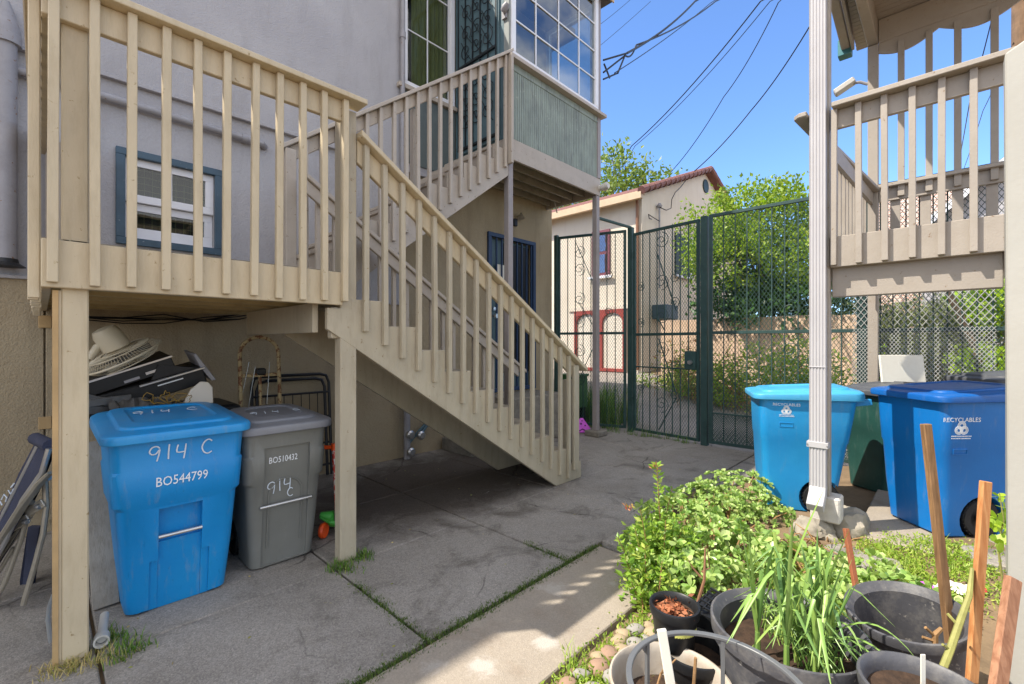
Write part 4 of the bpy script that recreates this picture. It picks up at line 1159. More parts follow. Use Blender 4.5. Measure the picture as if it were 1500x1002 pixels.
for k in range(60):
    a = k * .55 + .9 * math.sin(k * .37); s3 = .6 + .5 * math.sin(k * .9) ** 2
    pts.append(c + Vector((-.09 + .22 * k / 59 + .05 * s3 * math.cos(a), .03 * math.sin(a * .7), .035 * s3 * math.sin(a) + .02 * math.sin(k * .31))))
tag(MB().tube(pts, .003, 5).build('tangled_cord', M['yellow'], None, smooth=True), 'tangled thin yellow cord on the pile behind the bright blue lid', 'cord')
c = py(292, 572, 4.02)
prof = [(-.10, -.09), (.09, -.09), (.085, .03), (.055, .07), (.01, .075), (-.05, .02)]
tag(MB().prism([c + Vector((a, 0, b)) for a, b in prof], (0, .03, 0)).build('laminate_offcut', M['canvas'], None, bevel=.004), 'off-white cut panel with dark edge standing behind the bright blue lid', 'panel')

# hand truck
Y = 4.32
def q(u, v, y=Y): return py(u, v, y)
t = thing('hand_truck', 'rusty cream hand truck with rounded top handle behind the grey bin', 'hand truck', (q(380, 600).x, Y, 0))
a, b = q(351, 560), q(408, 560)
zt = 1.60; xl, xr = a.x, b.x; rad = (xr - xl) / 2
loop = [(xl, Y - .1, .15), (xl, Y, zt - rad)] + [(xl + rad - rad * math.cos(R(k)), Y, zt - rad + rad * math.sin(R(k))) for k in range(15, 180, 15)] + [(xr, Y, zt - rad), (xr, Y - .1, .15)]
MB().tube(loop, .0165, 10).build('frame', M['rust'], t, smooth=True)
MB().beam((xl, Y, 1.27), (xr, Y, 1.27), .03, .03).beam((xl, Y - .06, .72), (xr, Y - .06, .72), .03, .03).beam((xl, Y - .09, .3), (xr, Y - .09, .3), .03, .03).build('crossbar', M['rust'], t, bevel=.003)
MB().tube([((xl + xr) / 2, Y, 1.29), ((xl + xr) / 2, Y - .1, .3)], .014, 8).build('spine', M['rust'], t, smooth=True)
MB().box((xl + xr) / 2 - .03, (xl + xr) / 2 + .04, Y - .05, Y + .03, 1.27, 1.33).build('grip', M['black'], t, bevel=.012)
MB().box(xl - .05, xr + .05, Y - .36, Y - .08, .012, .022).build('toe_plate', M['rust'], t)
for x in (xl - .06, xr + .06):
    MB().lathe([(.05, -.025), (.11, -.03), (.125, -.015), (.125, .015), (.11, .03), (.05, .025)], 20, (x, Y + .02, .125), Matrix.Rotation(R(90), 3, 'Y')).build('wheel', M['rubber'], t, smooth=True)
mb = MB()
for u0, v0, u1, v1 in ((365, 528, 352, 590), (374, 535, 364, 595), (395, 528, 391, 590)):
    mb.tube([q(u0, v0, Y - .02), q(u1, v1, Y - .03)], .003, 4)
tag(mb.build('wire_ties', M['galv'], None), 'thin loose wires hanging on the rusty hand truck', 'wires')
# black tubular frame against the wall
Y2 = 5.16
t = thing('metal_bed_frame', 'black tubular folding bed frame leaning on the wall behind the hand truck', 'bed frame', (2.05, Y2, 0))
x0, x1 = q(372, 600, Y2).x, q(486, 600, Y2).x
for dx, z in ((0, 1.19), (.05, 1.14)):
    pts = [(x0 + dx, Y2, .03), (x0 + dx, Y2 + .08, z - .1), (x0 + dx + .03, Y2 + .09, z - .02), (x0 + dx + .1, Y2 + .09, z), (x1 - dx - .1, Y2 + .09, z), (x1 - dx - .03, Y2 + .09, z - .02), (x1 - dx, Y2 + .08, z - .1), (x1 - dx, Y2, .03)]
    MB().tube(pts, .017, 8).build('frame', M['blackmetal'], t, smooth=True)
mb = MB()
for z in (.98, .7, .4, .15): mb.tube([(x0, Y2 + .07 * z, z), (x1, Y2 + .07 * z, z)], .013, 7)
mb.build('crossbar', M['blackmetal'], t, smooth=True)
mb = MB()
for k in range(9):
    x = x0 + (x1 - x0) * (k + .5) / 9
    mb.tube([(x, Y2 + .03, .15), (x, Y2 + .07, .98)], .005, 5)
mb.build('bars', M['blackmetal'], t)
# kick scooter
t = thing('kick_scooter', "child's green kick scooter with orange grips and wheel behind the centre post", 'scooter', (1.66, 3.55, 0))
hb = pd(489, 653, 3.72); bt = pd(494, 750, 3.62)
MB().tube([hb, bt], .017, 10).build('stem', M['redworn'], t, smooth=True)
MB().tube([hb + Vector((-.10, .09, 0)) * .7, hb + Vector((.1, -.09, 0))], .016, 10).build('handlebar', M['orange'], t, smooth=True)
MB().lathe([(.022, -.025), (.022, .03)], 12, hb).build('clamp', M['orange'], t, smooth=True)
wc = pd(474, 774, 3.60)
dk = [wc + Vector((-.02, .02, .10)), wc + Vector((.06, -.01, .05)), pd(489, 765, 3.62), pd(500, 752, 3.85), pd(505, 738, 4.1)]
MB().tube(dk, [.02, .045, .05, .05, .035], 12, flat=.5).build('deck', M['green'], t, smooth=True)
MB().tube([dk[0] + Vector((0, 0, .02)), dk[1] + Vector((-.0, 0, .04)), dk[2] + Vector((0, 0, .05))], [.02, .05, .03], 10).build('mudguard', M['green'], t, smooth=True)
MB().tube([bt + Vector((-.0, 0, .0)), dk[2] + Vector((0.03, 0, .03))], [.02, .03], 8).build('neck', M['black'], t, smooth=True)
for wcc, nm in ((wc + Vector((0, 0, -.01)), 0), (pd(507, 745, 4.12), 1)):
    zc = .062
    Mw = Matrix.Rotation(R(90), 3, 'X') @ Matrix.Rotation(0, 3, 'Z')
    wl = MB().lathe([(.035, -.016), (.055, -.018), (.062, 0), (.055, .018), (.035, .016)], 20, (wcc.x, wcc.y, zc), Matrix.Rotation(R(40), 3, 'Z') @ Mw).build('wheel', M['orange'], t, smooth=True)
# plank and pvc by the left post
p = gp(150, 840, 0)
t_ = MB().beam((p.x - .02, 3.55, .01), (p.x - .06, 3.75, .95), .12, .02, (0, 1, .2)).build('plank', M['plank'], None, bevel=.003)
tag(t_, 'narrow grey plank leaning beside the bright blue bin near the left post', 'plank')
t_ = MB().beam((p.x + .06, 3.62, .01), (p.x + .04, 3.86, 1.0), .05, .02, (0, 1, .2)).build('wood_strip', M['ply'], None, bevel=.003)
tag(t_, 'thin brown wood strip beside the grey plank', 'wood strip')
a = gp(149, 934, .05); b = a + Vector((.03, .26, .0))
t = thing('plastic_pipe', 'short white plastic pipe with open coupling lying beside the left post', 'pipe', (a.x, a.y, .02))
MB().tube([a, b], .020, 14).build('pipe', M['pvc'], t, smooth=True)
dirv = (b - a).normalized()
MB().lathe([(.021, .06), (.032, .055), (.032, 0), (.024, 0), (.022, .03)], 18, a - dirv * .03, dirv.to_track_quat('Z', 'Y').to_matrix(), False, False).build('coupling', M['pvc'], t, smooth=True)
pts = [pd(u, v, 2.35) for u, v in ((78, 868), (72, 885), (70, 905), (73, 930), (78, 952))]
tag(MB().tube(pts, [.012] * 5, 6, flat=.3).build('plastic_strip', M['pvc'], None, smooth=True), 'curved white plastic strip behind the foot of the left post', 'strip')
# plywood door leaf on the lower wall, far left
ya = WY - .062
t = thing('plywood_hatch', 'tan plywood hatch with hinges on the lower wall at far left', 'hatch', (py(30, 600, ya).x, ya, .3))
x0, x1 = py(-60, 600, ya).x, py(64, 600, ya).x
MB().box(x0, x1, ya, ya + .025, .22, 1.86).build('panel', M['base'], t, bevel=.003)
bx('jamb', M['base'], t, x1 + .012, x1 + .10, ya - .005, ya + .025, .1, 1.96)
for z in (1.72, .9):
    MB().box(x1 - .03, x1 + .045, ya - .014, ya - .006, z - .05, z + .05).build('hinge', M['ply'], t, bevel=.003)
# folded lounger at far left: cloth panel with tubes
def L(u, v, d=2.7): return pd(u, v, d)
def folded(label, off, dd, mark):
    t = thing('folding_lounger', label, 'folding chair', L(25, 880, 2.7 + dd))
    def P(u, v, e=0): return pd(u + off, v, 2.62 + dd + e)
    cl = MB()
    top = [P(58, 640), P(75, 650, -.06)]
    A = [P(52, 645, .12), P(28, 690, .12), P(8, 735, .12), P(-30, 800, .12)]
    B = [P(74, 656, -.05), P(52, 712, -.05), P(24, 770, -.05), P(-25, 850, -.05)]
    vs = []
    for a, b in zip(A, B): vs += [a, b]
    cl.add(vs, [(2 * i, 2 * i + 1, 2 * i + 3, 2 * i + 2) for i in range(3)])
    vs2 = [v + Vector((.02, .03, -.02)) for v in vs]
    cl.add(vs2, [(2 * i, 2 * i + 1, 2 * i + 3, 2 * i + 2) for i in range(3)])
    c = cl.build('cloth', M['navycloth'], t, smooth=True)
    MB().tube([A[0] + Vector((0, 0, .02)), B[0] + Vector((0, 0, .02))], .035, 10).build('headrest', M['navycloth'], t, smooth=True)
    mb = MB()
    mb.tube([P(56, 650, .08), P(36, 690, .08), P(16, 730, .08), P(-20, 800, .08)], .012, 8)
    mb.tube([P(72, 655, -.07), P(62, 690, -.07), P(34, 730, -.07), P(8, 790, -.07), P(-20, 840, -.07)], .014, 8)
    mb.build('backrest_frame', M['silver'], t, smooth=True)
    MB().tube([P(74, 690, -.08), P(58, 706, -.08), P(34, 738, -.08), P(6, 782, -.08), P(-25, 830, -.08)], [.02, .028, .03, .03, .02], 8, flat=.5).build('armrest', M['alu'], t, smooth=True)
    for pts, r_ in (([P(66, 700), P(68, 740), P(63, 780), P(50, 830), P(34, 884)], .014), ([P(45, 735), P(30, 790), P(8, 850), P(-20, 900)], .013), ([P(55, 740), P(30, 775), P(-10, 830)], .011), ([P(36, 765), P(5, 800), P(-30, 850)], .010), ([P(20, 800), P(-10, 850), P(-30, 880)], .010)):
        MB().tube(pts, r_, 8).build('leg', M['alu'], t, smooth=True)
    for u, v in ((45, 734), (38, 762), (70, 698), (56, 740)):
        MB().lathe([(.014, -.012), (.016, 0), (.014, .012)], 10, P(u, v, -.03), Matrix.Rotation(R(90), 3, 'X') @ Matrix.Rotation(R(40), 3, 'Y')).build('rivet', M['silver'], t, smooth=True)
    for u, v in ((28, 760), (50, 738)):
        MB().beam(P(u - 12, v + 12, -.02), P(u + 14, v - 4, -.02), .012, .05).build('bracket', M['alu'], t, bevel=.004)
    if mark:
        mb = MB()
        for pts in (((2, 730), (6, 722), (10, 727), (8, 733)), ((12, 716), (16, 722), (20, 714)), ((-4, 738), (0, 732), (3, 738)), ((16, 712), (21, 706))):
            mb.tube([pd(u + off, v, 2.585 + dd) for u, v in pts], .0035, 5)
        mb.build('lettering', M['greyedmark'], t)
    return t
folded('folded dark blue mesh lounger with champagne tube legs, nearer the left post', 0, 0, True)
o = MB().prism([pd(40, 770, 2.95), pd(58, 770, 2.95), pd(44, 868, 2.9), pd(30, 876, 2.9), pd(28, 850, 2.9)], (.02, .03, 0)).build('dark_cushion', M['navycloth'], None, bevel=.004)
tag(o, 'dark narrow cushion edge hanging behind the folded lounger legs', 'cushion')
# purple foam toy and green bin beyond the stairs
c = gp(846, 632, 0)
ex = Vector((CRx, CRy, 0)); ey = Vector((CFx * .35, CFy * .35, 1)).normalized()
t = thing('purple_toy', 'flat purple triangular toy with dark prints beside the bay post foot', 'toy', c)
Mx = frame_M(c + Vector((.06, -.05, .13)), ex, ey)
MB().prism([(-.17, -.13, 0), (.16, -.13, 0), (.15, -.08, 0), (.02, .12, 0), (-.03, .12, 0), (-.17, -.07, 0)], (0, 0, .03)).xf(Mx).build('panel', M['purple'], t, bevel=.008)
mb = MB()
for x, y, r_ in ((-.02, .02, .02), (.05, -.01, .018), (-.09, -.03, .02), (.0, .07, .015)):
    mb.prism([(x + r_ * math.cos(a * PI / 4) * (1 if a % 2 else .6), y + r_ * math.sin(a * PI / 4) * (1 if a % 2 else .6), .0305) for a in range(8)], (0, 0, .002))
mb.tube([(-.12, -.08, .031), (-.05, -.10, .031), (0, -.07, .031), (.06, -.10, .031), (.12, -.08, .031)], .012, 5, flat=.2)
mb.xf(Mx).build('print', M['purpledark'], t)
c = pd(838, 600, 8.5)
t = thing('green_box', 'green box with pale lid among the grass behind the stair foot', 'box', (c.x, c.y, 0))
MB().box(c.x - .18, c.x + .22, c.y - .2, c.y + .2, .35, .92).build('body', M['signgreen'], t, bevel=.01)
MB().box(c.x - .2, c.x + .24, c.y - .22, c.y + .22, .921, .97).build('lid', M['signgreen'], t, bevel=.01)
for k in range(2):
    bx('leg', M['black'], t, c.x - .16 + .3 * k, c.x - .12 + .3 * k, c.y - .18, c.y + .18, 0, .349)
# ================================================================ iron fence and gate
G_, W_ = M['gate'], M['gatewire']
def diamonds(mb, A, ex, n, Lw, z0, z1, cw, ch, th, off=0.0):
    """expanded metal: two families of thin slanted strands clipped to the panel"""
    k = ch / cw; hgt = z1 - z0
    A = Vector((A[0], A[1], 0)); ex = Vector(ex); n = Vector(n)
    s = -hgt / k
    def strand(sa, za, sb, zb):
        a = A + ex * sa + Vector((0, 0, z0 + za)) + n * off; b = A + ex * sb + Vector((0, 0, z0 + zb)) + n * off
        d = (b - a).normalized(); u = d.cross(n)
        vs = [p + q for p in (a, b) for q in (u * th, -u * th, n * th)]
        mb.add(vs, [(0, 1, 4, 3), (1, 2, 5, 4), (2, 0, 3, 5)])
    while s < Lw:
        sa, za = (s, 0.0) if s >= 0 else (0.0, -s * k)
        sb = s + hgt / k; zb = hgt
        if sb > Lw: sb, zb = Lw, (Lw - s) * k
        if sb - sa > 1e-3:
            strand(sa, za, sb, zb)
            strand(Lw - sa, za, Lw - sb, zb)
        s += cw
def fence_panel(root, A, B, z0, z1, mid, nb, cell, extra=(), fr=.045, scrolls=(), diag=True):
    A, B = Vector((A[0], A[1], 0)), Vector((B[0], B[1], 0))
    ex = (B - A); Lw = ex.length; ex.normalize(); n = Vector((-ex.y, ex.x, 0))
    if n.x > 0: n = -n
    def P(s, z, o=0.0): return A + ex * s + Vector((0, 0, z)) + n * o
    for z, h in [(z1 - fr / 2, fr), (mid, fr), (z0 + fr / 2, fr)] + [(e, .022) for e in extra]:
        MB().beam(P(0, z), P(Lw, z), fr * .9, h).build('rail', G_, root, bevel=.003)
    for s in (fr / 2, Lw - fr / 2):
        MB().beam(P(s, z0 + .002), P(s, z1 - .002), fr, fr, n).build('stile', G_, root, bevel=.003)
    for k in range(1, nb):
        s = fr + (Lw - 2 * fr) * k / nb
        MB().beam(P(s, z0 + fr), P(s, z1 - fr), .013, .013, n).build('bar', G_, root)
    mb = MB()
    diamonds(mb, P(0, 0), ex, n, Lw, z0 + .01, z1 - .01, cell[0], cell[1], cell[2], -.02)
    mb.build('mesh_infill', W_, root)
    for (s, z, r_, sg, a0) in scrolls:
        MB().tube(spiral(P(s, z, .012), ex, (0, 0, 1), r_, 1.6, R(a0), sg), .006, 6).build('scroll', G_, root, smooth=True)
    return P, Lw
def sc_col(s, zs, r_=.13):
    o = []
    for i, z in enumerate(zs):
        o += [(s, z, r_, 1 if i % 2 else -1, 90 + 180 * (i % 2))]
    return o
GL, GR, HP = (7.12, 3.93), (6.98, 2.74), (7.15, 4.0)
LPx = (6.97, 2.66)
t = thing('iron_fence', 'tall dark green iron fence panel between house corner and gate', 'fence', (6.75, 5.3, 0))
P, Lw = fence_panel(t, (6.73, 5.28), (7.13, 4.08), .05, 3.53, 1.72, 8, (.046, .07, .0025), scrolls=sc_col(.42, (3.2, 2.9, 2.35, 1.95, 1.4, .9), .12) + sc_col(.95, (2.75, 2.1), .09))
MB().beam(P(.35, 3.4, .015), P(.78, 2.4, .015), .012, .012).beam(P(.40, 2.3, .015), P(.75, 1.75, .015), .012, .012).beam(P(.42, .9, .015), P(.7, 1.5, .015), .012, .012).build('diagonal_rod', G_, t)
MB().beam((6.71, 5.30, 0), (6.71, 5.30, 3.56), .07, .07).build('post', G_, t, bevel=.004)
bm_('post', G_, t, (HP[0], HP[1], 0), (HP[0], HP[1], 3.56), .085, .085, (1, 0, 0))
bm_('top_brace', G_, t, (HP[0], HP[1], 3.56), (6.47, 4.28, 3.66), .04, .04)
t = thing('iron_gate', 'tall dark green iron gate with scrolls and lock box between two posts', 'gate', (7.05, 3.3, 0))
P, Lw = fence_panel(t, GL, GR, .04, 3.44, 1.69, 8, (.046, .07, .0025), (1.14,), scrolls=sc_col(.55, (3.22, 2.55, 1.98, 1.45, .95, .55), .14) + sc_col(.78, (2.6, 2.2, 1.2, .7), .10) + sc_col(.15, (2.5, 1.9, .8), .08))
for a, b in (((.46, 3.05), (.82, 2.05)), ((.5, 1.62), (.82, .72)), ((.82, .68), (.5, .12)), ((.46, 2.0), (.6, 1.76))):
    MB().beam(P(a[0], a[1], .015), P(b[0], b[1], .015), .014, .014).build('diagonal_rod', G_, t)
lb = MB().beam(P(Lw - .13, 1.42, .03), P(Lw - .13, 1.14, .03), .17, .07, (1, 0, 0)).build('lock_box', G_, t, bevel=.004)
MB().lathe([(.02, 0), (.02, .04), (.034, .06), (.03, .09)], 12, P(Lw - .10, 1.25, .06), Matrix.Rotation(R(-90), 3, 'Y')).build('knob', M['silver'], lb, smooth=True)
for z in (.5, 1.7, 2.2, 3.0):
    MB().tube([P(-.012, z, .02), P(-.012, z + .12, .02)], .016, 8).build('hinge', G_, t)
t = thing('iron_fence', 'long dark green mesh iron fence running behind the bins and deck', 'fence', (6.97, 0, 0))
bm_('post', G_, t, (LPx[0], LPx[1], 0), (LPx[0], LPx[1], 3.46), .095, .095, (1, 0, 0))
secs = [((6.97, 2.59), (7.05, .78)), ((7.05, .76), (7.07, -.62)), ((7.07, -.64), (7.07, -2.2))]
for i, (A, B) in enumerate(secs):
    P, Lw = fence_panel(t, A, B, .04, 3.47, 1.70, 11, (.05, .075, .0030), (.5,), scrolls=(sc_col(1.05, (2.0, 1.45), .13) + sc_col(1.3, (1.95, 1.3), .1)) if i == 0 else ())
    if i: bm_('post', G_, t, (A[0], A[1], 0), (A[0], A[1], 3.47), .06, .06, (1, 0, 0))
mb = MB()
diamonds(mb, (6.965, 2.6), Vector((.044, -1, 0)).normalized(), Vector((-1, -.044, 0)).normalized(), 1.8, .05, .5, .025, .035, .004, .01)
mb.build('mesh_infill', W_, t)
t = thing('chain_link_panel', 'pale galvanised mesh panel fixed on the fence behind the deck posts', 'mesh panel', (6.98, .3, 0))
mb = MB(); diamonds(mb, (6.985, .86), (0, -1, 0), (-1, 0, 0), 1.22, 1.74, 2.42, .062, .088, .0042)
mb.build('upper_mesh', M['galv'], t)
mb = MB(); diamonds(mb, (6.985, .86), (0, -1, 0), (-1, 0, 0), 1.22, .06, 1.73, .036, .05, .0034)
mb.build('lower_mesh', M['galv'], t)

# ================================================================ neighbour's house
h = thing('garage_house', "neighbour's cream stucco house with red tile roof and red-framed garage", 'house', (12.86, 6.82, .6))
HX, HY = 12.86, 6.82
wl = MB()
GB = gz(HX, HY) - .1
X1, Y1, EZ, RZ2 = 23.0, 15.0, 6.2, 8.17
wl.add([(HX, HY, GB), (HX, Y1, GB), (HX, Y1, EZ), (HX, HY, EZ)], [(0, 1, 2, 3)])
XM = (HX + X1) / 2
wl.add([(HX, HY, GB), (X1, HY, GB), (X1, HY, EZ), (XM, HY, RZ2 - .06), (HX, HY, EZ)], [(0, 1, 2, 3, 4)])
wl.add([(X1, HY, GB), (X1, Y1, GB), (X1, Y1, EZ), (X1, HY, EZ)], [(0, 1, 2, 3)])
wl.build('wall', M['h2wall'], h)
rf = MB()
sl = (RZ2 - EZ) / (XM - HX)
ny = 70
for side in (-1, 1):
    xe = XM + side * (XM - HX + .26)
    prevs = None
    for k in range(ny * 2 + 1):
        y = HY - .22 + (Y1 - HY) * k / (ny * 2)
        b = .035 * (1 if k % 4 in (1, 2) else 0)
        row = [(XM, y, RZ2 + .05 + b), (xe, y, RZ2 + .05 + b - sl * abs(xe - XM)), (xe, y, RZ2 - .05 - sl * abs(xe - XM)), (XM, y, RZ2 - .05)]
        if prevs is not None:
            n0 = len(rf.v); rf.v += prevs + row
            rf.f += [(n0, n0 + 1, n0 + 5, n0 + 4), (n0 + 1, n0 + 2, n0 + 6, n0 + 5), (n0 + 2, n0 + 3, n0 + 7, n0 + 6)]
        prevs = row
    rf.f.append(tuple(len(rf.v) - 4 + i for i in range(4)))
ro = rf.build('roof', M['roofred'], h)
rk = MB()
for side in (-1, 1):
    for k in range(15):
        f0, f1 = k / 15, (k + 1.08) / 15
        xa, xb = XM + side * (XM - HX + .38) * f0, XM + side * (XM - HX + .38) * f1
        za, zb = RZ2 + .10 - sl * abs(xa - XM), RZ2 + .07 - sl * abs(xb - XM)
        rk.tube([(xa, HY - .2, za), (xb, HY - .2, zb)], [.10, .125], 9)
rk.build('rake_tiles', M['roofred'], ro, smooth=True)
MB().prism([(HX - .40, HY - .18, EZ - .30), (HX - .262, HY - .18, EZ - .30), (HX - .262, HY - .18, EZ - .06), (HX - .40, HY - .18, EZ - .08)], (0, 8.2, 0)).build('gutter', M['fascia'], h)
MB().box(HX - .3, HX - .002, HY - .1, Y1, EZ - .12, EZ - .08).build('soffit', M['fascia'], h)
MB().tube([(HX - .06, HY + .12, .7), (HX - .06, HY + .12, EZ - .15)], .05, 8).build('downpipe', M['brown'], h)
def hp(u, v): return px(u, v, HX)
ga, gb = hp(843, 455).y, hp(918, 455).y
gz0, gz1 = .62, 2.62
for k in range(2):
    ya, yb = (ga, hp(880, 455).y) if k == 0 else (hp(880, 455).y, gb - .0)
    ya, yb = max(ya, yb), min(ya, yb)
    d = MB().box(HX - .03, HX - .004, yb + .09, ya - .09, gz0, gz1 - .1).build('garage_door', M['canvas'], h)
    fr = MB().box(HX - .09, HX - .031, ya - .10, ya - .005, gz0, gz1).box(HX - .09, HX - .031, yb + .005, yb + .10, gz0, gz1).box(HX - .09, HX - .031, yb + .101, ya - .101, gz0, gz0 + .10)
    w_ = ya - yb - .202; cy = (ya + yb) / 2
    arc = [(cy - w_ / 2, gz1 - .42)] + [(cy - w_ / 2 * math.cos(R(a)), gz1 - .42 + .32 * math.sin(R(a))) for a in range(10, 180, 10)] + [(cy + w_ / 2, gz1 - .42)]
    poly = [(cy - w_ / 2, gz1)] + arc + [(cy + w_ / 2, gz1)]
    fr.prism([(HX - .09, a, b) for a, b in poly], (.059, 0, 0))
    fr.build('frame', M['redtrim'], d)
bx('lintel', M['h2wall'], h, HX - .05, HX - .003, gb - .1, ga + .25, gz1 + .01, gz1 + .16)
ya, yb = hp(868, 360).y, hp(894, 360).y
wn = MB().box(HX - .05, HX - .004, yb, ya, 3.75, 5.25).build('window', M['purpletrim'], h)
MB().box(HX - .058, HX - .052, yb + .1, ya - .1, 4.55, 5.15).box(HX - .058, HX - .052, yb + .1, ya - .1, 3.85, 4.45).build('pane', M['glassb'], wn)
bx('sill', M['white'], wn, HX - .14, HX - .051, yb - .1, ya + .1, 3.66, 3.745)
a, b = py(988, 360, HY), py(1009, 360, HY)
wn = MB().box(a.x, b.x, HY - .06, HY - .004, 3.9, 5.35).build('window', M['dshut'], h)
bx('sill', M['white'], wn, a.x - .05, b.x + .1, HY - .12, HY - .061, 3.82, 3.9)
bx('shutter', M['white'], wn, b.x + .003, b.x + .25, HY - .07, HY - .004, 3.9, 5.35)
c = py(1033, 271, HY)
MB().lathe([(.26, 0), (.26, .04), (.2, .05)], 20, (c.x, HY - .003, c.z), Matrix.Rotation(R(90), 3, 'X')).build('vent', M['dshut'], h)
# service mast and meter loop
c0, c1 = py(966, 302, HY - .1), py(966, 420, HY - .1)
t = thing('service_mast', "electric service mast on the gable wall of the neighbour's house", 'mast', c1)
MB().tube([c1, c0], .03, 8).build('pipe', M['pipe'], t)
MB().lathe([(.07, 0), (.09, .05), (.04, .14)], 10, c0).build('weatherhead', M['pipe'], t, smooth=True)
pts = [py(u, v, HY - .14) for u, v in ((967, 302), (976, 306), (983, 303), (984, 290), (989, 280), (997, 272), (1012, 253))]
MB().tube(pts, .014, 6).build('cable', M['cable'], t)
pts = [py(u, v, HY - .12) for u, v in ((966, 322), (956, 316), (950, 312), (951, 318), (955, 319))]
MB().tube(pts, .014, 6).build('cable', M['cable'], t)
o = MB().box(c1.x - .35, c1.x + .5, HY - .5, HY - .01, 2.3, 2.75).build('meter_cabinet', M['bluetrim'], None, bevel=.02, loc=(c1.x, HY - .2, 2.3))
tag(o, "blue-grey cabinet at the foot of the neighbour's shaded gable wall", 'cabinet')

# board fence beyond the drive, planting strip
A, B = pd(972, 500, 12.2), pd(1290, 500, 9.2)
t = thing('board_fence', 'pinkish vertical board fence behind the weeds beyond the gate', 'fence', (A.x, A.y, gz(A.x, A.y)))
ex = (B - A); ex.z = 0; Lw = ex.length; ex.normalize()
mb = MB(); s = 0; k = 0
while s < Lw:
    p = A + ex * s; pz = gz(p.x, p.y); zt = 2.15 - .0 * s + rnd.uniform(-.015, .015)
    mb.beam((p.x, p.y, pz - .1), (p.x, p.y, zt), .015 + .004 * (k % 2), .138, ex)
    s += .142; k += 1
mb.build('boards', M['fencewood'], t)
mb = MB()
for z in (1.0, 1.8): mb.beam((A.x + .03, A.y + .03, z), (B.x + .03, B.y + .03, z), .04, .09)
mb.build('rail', M['fencewood'], t)

def along(u0, d0, u1, d1, n, jit=.35):
    for k in range(n):
        f = rnd.random()
        p = pd(u0 + (u1 - u0) * f, 500, d0 + (d1 - d0) * f)
        yield p.x + rnd.uniform(-jit, jit), p.y + rnd.uniform(-jit, jit)
# weeds of the planting strip: many thin upright stems
parts = []; stems = MB()
def weed_stand(pts_iter, hmin, hmax, L, W, nleaf, spread):
    Pl, Dl = [], []
    for (x, y) in pts_iter:
        z0 = gz(x, y) - .03; hh = rnd.uniform(hmin, hmax); lx, ly = rnd.uniform(-.2, .2), rnd.uniform(-.2, .2)
        stems.tube([(x, y, z0), (x + lx * .4, y + ly * .4, z0 + hh * .6), (x + lx, y + ly, z0 + hh)], [.006, .004, .002], 4, caps=False)
        for k in range(nleaf):
            f = rnd.uniform(.1, 1) ** .8
            Pl.append((x + lx * f * f + rnd.gauss(0, spread), y + ly * f * f + rnd.gauss(0, spread), z0 + hh * f + rnd.gauss(0, .03)))
            Dl.append((rnd.gauss(0, 1), rnd.gauss(0, 1), rnd.uniform(-.2, .9)))
    Pl, Dl = np.array(Pl), np.array(Dl)
    s_ = np.clip(1 + .3 * nrg.normal(size=len(Pl)), .5, 1.8)
    return leaf_arrays(Pl, Dl, L * s_, W * s_)
dry = [weed_stand(along(975, 11.0, 1030, 9.5, 22, .4), .6, 1.5, .09, .026, 34, .07), weed_stand(along(1030, 9.6, 1075, 9.0, 12, .4), .6, 1.4, .09, .026, 34, .07)]
grn = [weed_stand(along(985, 10.6, 1090, 9.2, 44, .5), .4, 1.1, .10, .04, 40, .08), weed_stand(along(1080, 9.0, 1230, 7.8, 80, .5), .6, 1.5, .10, .035, 44, .09), weed_stand(along(935, 12.6, 1060, 9.2, 44, .3), .1, .35, .09, .035, 24, .09)]
o = leaves_build('dry_weeds', M['lf_dry'], dry, None); tag(o, 'dry brown and pinkish weeds in the strip before the board fence', 'weeds', kind='stuff')
o = leaves_build('green_weeds', M['lf_weed'], grn, None); tag(o, 'green weeds in the strip before the board fence', 'weeds', kind='stuff')
tag(stems.build('weed_stems', M['twig'], None), 'thin stems of the weeds before the board fence', 'weeds', kind='stuff')
# tall grass inside the gate beside the house, and tufts
def grass_patch(pts_iter, hmin, hmax, nb, lean=.5, w=.008, zf=None):
    mb = MB()
    for (x, y) in pts_iter:
        z0 = zf if zf is not None else gz(x, y) - .02
        for k in range(nb):
            a = rnd.uniform(0, 2 * PI); hh = rnd.uniform(hmin, hmax); l = rnd.uniform(.1, lean) * hh
            bx_, by_ = x + rnd.gauss(0, .025), y + rnd.gauss(0, .025)
            d = Vector((math.cos(a), math.sin(a), 0)); s_ = Vector((-d.y, d.x, 0)) * w / 2
            p0 = Vector((bx_, by_, z0)); p1 = p0 + d * l * .35 + Vector((0, 0, hh * .6)); p2 = p0 + d * l + Vector((0, 0, hh))
            mb.add([p0 - s_, p0 + s_, p1 + s_ * .8, p1 - s_ * .8, p2], [(0, 1, 2, 3), (3, 2, 4)])
    return mb
def scat(n, x0, x1, y0, y1):
    return [(rnd.uniform(x0, x1), rnd.uniform(y0, y1)) for _ in range(n)]
o = grass_patch(scat(150, 7.2, 7.9, 4.2, 6.2), .3, .85, 12, .5, .012).build('tall_grass', M['lf_grass'], None)
tag(o, 'tall green grass growing along the drive just outside the gate panel', 'grass', kind='stuff')
o = grass_patch(scat(40, 6.85, 7.05, 2.8, 5.1), .05, .18, 9, .8, .006).build('edge_grass', M['lf_grass'], None)
tag(o, 'short grass along the foot of the gate', 'grass', kind='stuff')

